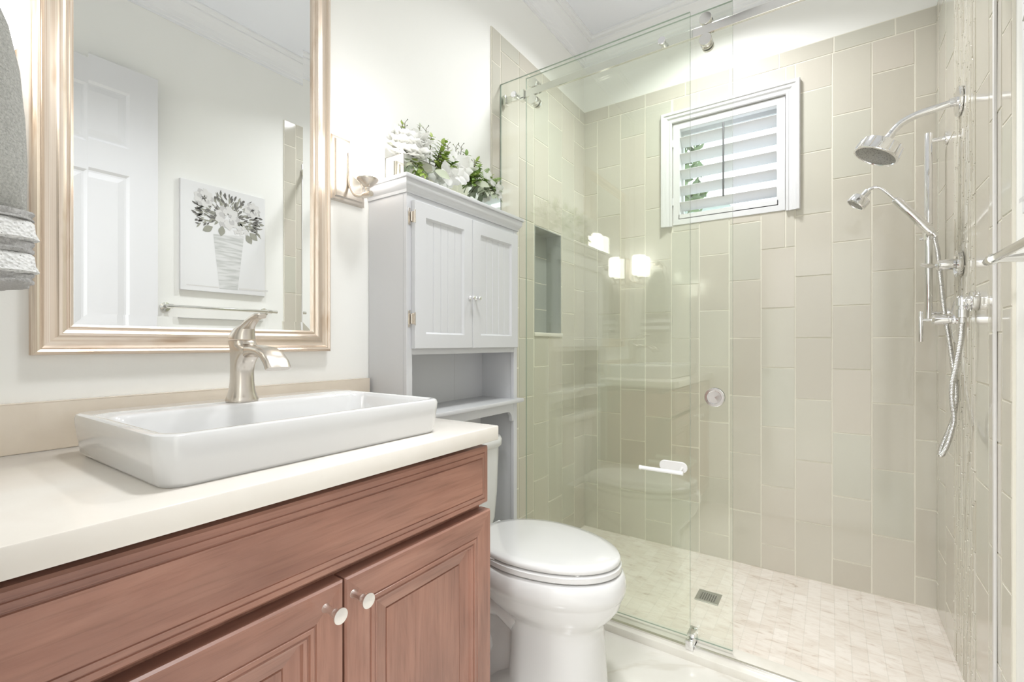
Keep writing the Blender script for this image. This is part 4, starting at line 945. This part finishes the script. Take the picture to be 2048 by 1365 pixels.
b = B(); b.loft([rt(0.022, 0.206, 0.192, 0.052, 0.7225), rt(0.020, 0.213, 0.198, 0.056, 0.730), rt(0.020, 0.213, 0.198, 0.056, 0.752), rt(0.024, 0.208, 0.194, 0.054, 0.762), rt(0.04, 0.19, 0.18, 0.05, 0.766)]); obj('tank_lid', b, M['porcelain'], to, smooth=45)

# ================================================================== shower fittings on the right wall
XS, XT = XR - 0.0118, XR - TH
sh1 = thing('overhead_shower', 'round chrome shower head on a bent arm high on the right wall', 'shower head', (XS, 2.168, 1.944))
b = B(); b.lathe((XS, 2.168, 1.944), (-1, 0, 0), [(0.049, 0), (0.049, 0.006), (0.046, 0.009), (0.016, 0.010), (0.015, 0.028), (0, 0.0285)], 40); obj('flange', b, M['chrome'], sh1, smooth=30)
b = B(); b.tube(spline([(XS - 0.01, 2.168, 1.944), (1.58, 2.168, 1.938), (1.52, 2.168, 1.929), (1.478, 2.168, 1.914), (1.453, 2.168, 1.893), (1.436, 2.168, 1.868)], 8), 0.0125, 18); b.lathe((1.441, 2.168, 1.876), (-0.58, 0, -0.81), [(0.0135, 0), (0.014, 0.002), (0.014, 0.014), (0.009, 0.015), (0.009, 0.024)], 18)
obj('arm', b, M['chrome'], sh1, smooth=50)
hd = V((-0.46, -0.10, -0.88)).normalized(); hc = V((1.404, 2.163, 1.820))
b = B(); b.lathe(hc, hd, [(0.011, -0.052), (0.013, -0.046), (0.016, -0.044), (0.018, -0.036), (0.024, -0.034), (0.058, -0.031), (0.066, -0.027), (0.071, 0.012), (0.073, 0.016), (0.072, 0.019), (0.066, 0.020), (0.064, 0.017)], 48, cap1=False); 
for k in range(14):
    a = 2 * math.pi * k / 14; _, u, w = basis(hd); rd = u * math.cos(a) + w * math.sin(a)
    b.tube([hc + rd * 0.0672 - hd * 0.024, hc + rd * 0.0715 + hd * 0.012], 0.0022, 6)
obj('head', b, M['chrome'], sh1, smooth=35, merge=False)
b = B(); b.lathe(hc, hd, [(0.065, 0.0165), (0.060, 0.0185), (0.0, 0.019)], 40, cap0=False); obj('spray_face', b, M['spray'], sh1, smooth=60)

sb = thing('slide_bar', 'vertical chrome slide bar carrying the hand shower', 'slide bar', (1.574, 2.409, 1.2))
BX, BY = 1.574, 2.409
b = B(); b.lathe((BX, BY, 1.205), (0, 0, 1), [(0.0, 0), (0.012, 0.0005), (0.013, 0.002), (0.013, 0.728), (0.012, 0.7295), (0, 0.73)], 20); obj('bar', b, M['chrome'], sb, smooth=40)
for z in (1.905, 1.235):
    b = B(); b.tube([(BX + 0.008, BY, z), (XT - 0.002, BY, z)], 0.0088, 14); b.lathe((XT, BY, z), (-1, 0, 0), [(0.024, 0), (0.024, 0.006), (0.022, 0.008), (0, 0.0081)], 28); obj('wall_post', b, M['chrome'], sb, smooth=35)
b = B(); b.lathe((BX, BY, 1.520), (0, 0, 1), [(0.0132, 0), (0.0185, 0.001), (0.0185, 0.038), (0.0132, 0.039)], 20, False, False); b.tube([(BX, BY - 0.01, 1.538), (BX - 0.002, BY - 0.036, 1.541)], 0.010, 14); b.tube([(BX - 0.012, BY, 1.53), (BX - 0.026, BY, 1.528)], 0.006, 12); obj('slider', b, M['chrome'], sb, smooth=35)
hs = thing('hand_shower', 'chrome hand shower resting tilted in the slide bar holder', 'hand shower', (1.575, 2.36, 1.54))
HY = 2.358
def hp(x, z): return V((x, HY, z))
b = B(); a, c = hp(1.580, 1.537), hp(1.468, 1.686); d = (c - a).normalized()
b.lathe(a, d, [(0.0085, -0.016), (0.0095, -0.012), (0.0095, 0.0), (0.013, 0.002), (0.0145, 0.010), (0.0150, 0.016), (0.0160, 0.018), (0.0160, 0.165), (0.0155, 0.182), (0.011, 0.187), (0.0062, 0.188)], 24)
obj('handle', b, M['chrome'], hs, smooth=35)
b = B(); b.tube(spline([hp(1.470, 1.683), hp(1.445, 1.714), hp(1.424, 1.737), hp(1.404, 1.744), hp(1.388, 1.737), hp(1.381, 1.728)], 8), 0.0062, 14); obj('neck', b, M['chrome'], hs, smooth=50)
b = B(); hd2 = V((-0.62, -0.10, -0.78)).normalized(); c2 = hp(1.385, 1.734)
b.lathe(c2, hd2, [(0.0075, 0), (0.0135, 0.002), (0.0140, 0.030), (0.020, 0.033), (0.034, 0.034), (0.036, 0.037), (0.0365, 0.066), (0.034, 0.069), (0.031, 0.069), (0.030, 0.066)], 30, cap1=False); obj('head', b, M['chrome'], hs, smooth=35)
b = B(); b.lathe(c2, hd2, [(0.031, 0.0655), (0.02, 0.0675), (0, 0.068)], 24, cap0=False); obj('spray_face', b, M['spray'], hs, smooth=50)
hose_pts = [(1.584, 2.356, 1.520), (1.592, 2.352, 1.47), (1.597, 2.345, 1.403), (1.604, 2.30, 1.234), (1.608, 2.27, 1.166), (1.612, 2.23, 1.076), (1.614, 2.20, 1.013), (1.614, 2.17, 0.952), (1.608, 2.15, 0.902), (1.600, 2.14, 0.857), (1.580, 2.125, 0.799), (1.567, 2.112, 0.762), (1.564, 2.104, 0.746), (1.570, 2.098, 0.752), (1.580, 2.085, 0.789), (1.588, 2.06, 0.849), (1.588, 2.04, 0.889), (1.580, 2.02, 0.939), (1.578, 2.0, 0.994), (1.585, 1.985, 1.053), (1.592, 1.967, 1.131), (1.594, 1.962, 1.183)]
b = B(); b.tube(spline(hose_pts, 10), 0.0072, 14); o = obj('shower_hose', b, M['hose'], None, at=hose_pts[0], smooth=60)
tag(o, 'ribbed chrome hose looping down from the hand shower', 'hose')
ho = thing('hose_outlet', 'chrome elbow on the wall feeding the shower hose', 'hose outlet', (XS, 1.962, 1.250))
b = B(); b.lathe((XT, 1.962, 1.250), (-1, 0, 0), [(0.030, 0), (0.031, 0.003), (0.031, 0.014), (0.028, 0.016), (0.0165, 0.017), (0.0165, 0.024), (0.0168, 0.036), (0.013, 0.044), (0.0, 0.046)], 30); obj('flange', b, M['chrome'], ho, smooth=35)
b = B(); b.lathe((1.594, 1.962, 1.266), (0, 0, -1), [(0.010, 0), (0.0165, 0.006), (0.0168, 0.03), (0.0125, 0.033), (0.0125, 0.04), (0.0158, 0.042), (0.0158, 0.066), (0.009, 0.068), (0.009, 0.082)], 24); obj('elbow', b, M['chrome'], ho, smooth=35)
v1 = thing('shower_valve', 'small chrome valve with thin lever above the hose outlet', 'valve', (XS, 2.154, 1.389))
b = B(); b.lathe((XS, 2.154, 1.389), (-1, 0, 0), [(0.043, 0), (0.044, 0.002), (0.044, 0.013), (0.040, 0.014), (0.037, 0.009), (0.022, 0.008)], 36); obj('escutcheon', b, M['chrome'], v1, smooth=30)
b = B(); b.lathe((XS - 0.006, 2.154, 1.389), (-1, 0, 0), [(0.018, 0), (0.0185, 0.002), (0.0185, 0.052), (0.016, 0.055), (0.0, 0.0555)], 28); obj('body', b, M['chrome'], v1, smooth=35)
b = B(); b.tube([(1.569, 2.154, 1.389), (1.556, 2.15, 1.387), (1.535, 2.142, 1.389), (1.518, 2.136, 1.393)], [0.005, 0.007, 0.0075, 0.005], 12); obj('lever', b, M['chrome'], v1, smooth=50)
v2 = thing('mixer_valve', 'large chrome mixer valve with round plate and crossbar handle', 'valve', (XS, 2.18, 1.198))
b = B(); b.lathe((XS, 2.18, 1.198), (-1, 0, 0), [(0.078, 0), (0.080, 0.002), (0.079, 0.008), (0.066, 0.013), (0.03, 0.017)], 48); obj('escutcheon', b, M['chrome'], v2, smooth=30)
b = B(); b.lathe((XS - 0.01, 2.18, 1.203), (-1, 0, 0), [(0.019, 0), (0.019, 0.01), (0.0145, 0.012), (0.0145, 0.018), (0.0185, 0.02), (0.0190, 0.056), (0.013, 0.062), (0.0, 0.0625)], 28); obj('body', b, M['chrome'], v2, smooth=35)
b = B(); b.tube([(1.560, 2.18, 1.203), (1.527, 2.18, 1.203)], 0.0048, 12); b.lathe((1.524, 2.18, 1.126), (0, 0, 1), [(0.0, 0), (0.0062, 0.0005), (0.0068, 0.002), (0.0068, 0.106), (0.0062, 0.1075), (0, 0.108)], 16); obj('crossbar_handle', b, M['chrome'], v2, smooth=40)

# ================================================================== towel bar and canvas on the right wall (seen in the mirror)
tbar = thing('towel_bar', 'long chrome towel bar on the right wall under the canvas', 'towel bar', (XR, 1.28, 1.314))
b = B(); b.lathe((1.570, 0.985, 1.314), (0, 1, 0), [(0.0, 0), (0.0085, 0.0005), (0.009, 0.002), (0.009, 0.575), (0.0085, 0.577), (0, 0.5775)], 20); obj('bar', b, M['steel'], tbar, smooth=40)
for y in (1.0, 1.515):
    b = B(); b.lathe((XR, y, 1.314), (-1, 0, 0), [(0.024, 0), (0.024, 0.006), (0.012, 0.009), (0.010, 0.03), (0.010, 0.060)], 28); b.lathe((1.570, y - 0.012, 1.314), (0, 1, 0), [(0.0, 0), (0.0118, 0.0003), (0.0118, 0.0237), (0, 0.024)], 20); obj('post', b, M['steel'], tbar, smooth=35)
cv = thing('canvas_print', 'white canvas print of a flower-filled vase on the right wall', 'picture', (XR, 1.30, 1.70))
ky0, ky1, kz0, kz1, kx = 1.062, 1.512, 1.410, 2.005, 1.616
b = B(); b.box((kx, ky0, kz0), (XR - 0.001, ky1, kz1), 0.002); obj('canvas', b, M['canvas'], cv)
b = B(); x = kx - 0.0006                                     # the printed picture, laid flat on the canvas face; seen from the room, y runs to the left
def poly(mi, pts, dx=0.0):
    b.mi = mi; b.face([b.v((x - dx, p[0], p[1])) for p in reversed(pts)])
poly(3, [(1.255, 1.432), (1.352, 1.432), (1.388, 1.752), (1.222, 1.735)])
poly(2, [(1.09, 1.436), (1.250, 1.436), (1.250, 1.442), (1.09, 1.441)]); poly(2, [(1.36, 1.436), (1.53, 1.438), (1.53, 1.448), (1.36, 1.446)])
def pleaf(mi, cy, cz, a, ln, w, dx):
    d = V((math.cos(a), math.sin(a))); n_ = V((-d.y, d.x)); q = []
    for k in range(7): t_ = k / 6; q.append((cy + d.x * ln * t_ + n_.x * w * math.sin(math.pi * t_), cz + d.y * ln * t_ + n_.y * w * math.sin(math.pi * t_)))
    for k in range(5, 0, -1): t_ = k / 6; q.append((cy + d.x * ln * t_ - n_.x * w * math.sin(math.pi * t_), cz + d.y * ln * t_ - n_.y * w * math.sin(math.pi * t_)))
    poly(mi, q, dx)
k = 0
for i in range(330):
    a = R.uniform(-0.5, math.pi + 0.5); r = R.uniform(0.02, 0.15) ; k += 1
    cy, cz = 1.305 + 1.15 * r * math.cos(a), 1.835 + 0.9 * r * math.sin(a)
    pleaf(R.choice((0, 0, 1, 1)), cy, cz, a + R.uniform(-0.6, 0.6), R.uniform(0.018, 0.04), R.uniform(0.003, 0.007), 0.00003 * (k % 16))
for i in range(80):
    a = R.choice((R.uniform(-0.4, 0.7), R.uniform(2.4, 3.5))); cy, cz = 1.305 + 0.14 * math.cos(a), 1.835 + 0.12 * math.sin(a) + R.uniform(-0.02, 0.05)
    pleaf(0, cy, cz, a + R.uniform(-0.5, 0.5), R.uniform(0.02, 0.042), 0.0026, 0.0005)
for (cy, cz, r) in ((1.297, 1.842, 0.066), (1.175, 1.925, 0.05), (1.435, 1.915, 0.046)):
    for ring, (n_, rr) in enumerate(((9, 1.0), (7, 0.72), (5, 0.42))):
        for j in range(n_):
            a = 2 * math.pi * j / n_ + ring; pc_ = (cy + 0.35 * r * rr * math.cos(a), cz + 0.35 * r * rr * math.sin(a))
            pleaf(2 if (j + ring) % 3 else 4, pc_[0], pc_[1], a, r * rr * 0.72, r * rr * 0.32, 0.0007 + 0.00012 * ring + 0.00001 * j)
for (cy, cz) in ((1.36, 1.79), (1.385, 1.80), (1.37, 1.77), (1.40, 1.775), (1.345, 1.77)):
    for j in range(4): pleaf(2, cy, cz, j * 1.57 + cy * 9, 0.016, 0.006, 0.0009)
for (cy, cz, a) in ((1.27, 1.79, -1.7), (1.22, 1.775, -2.6), (1.42, 1.78, -0.7), (1.40, 1.765, -1.0)): pleaf(1, cy, cz, a, 0.06, 0.018, 0.0008)
obj('printed_picture', b, [M['print_leaf_dark'], M['print_leaf'], M['print_bloom'], M['print_vase'], plain('print_bloom_shadow', (0.55, 0.54, 0.54), 0.8)], cv, merge=False, recalc=False)

# ================================================================== unseen fill lights added overhead to brighten the room
def fill_light(name, x, y, r, watts, col, label, spread=140):
    t = thing(name, label, 'ceiling lamp', (x, y, ZC))
    b = B(); b.lathe((x, y, ZC), (0, 0, -1), [(r + 0.02, 0), (r + 0.02, 0.010), (r, 0.014), (r - 0.002, 0.004)], 36, cap1=False); obj('trim_ring', b, M['trim'], t, smooth=40)
    ld = bpy.data.lights.new(name + '_light', 'AREA'); ld.shape = 'DISK'; ld.size = 2 * r - 0.01; ld.energy = watts; ld.color = col; ld.spread = math.radians(spread)
    lo = bpy.data.objects.new('fill_disc', ld); S.collection.objects.link(lo); lo.parent = t; lo.location = (0, 0, -0.012)
    return t
fill_light('bath_fill', 0.84, 0.85, 0.14, BATH_FILL_W, (0.97, 0.985, 1.0), 'unseen round fill light added over the bathroom floor', 92)  # added to brighten counter, toilet lid and floor; no known lamp here
fill_light('shower_fill', 0.80, 2.08, 0.11, SHOWER_FILL_W, (0.97, 0.985, 1.0), 'unseen round fill light added over the shower', 138)  # added to brighten the shower tiles and mosaic; no known lamp here
fill_light('hall_fill', 1.16, -1.1, 0.35, HALL_FILL_W, (0.97, 0.985, 1.0), 'large unseen fill light added in the hall outside the door')  # added frontal fill from behind the camera, shaped as a ceiling fixture
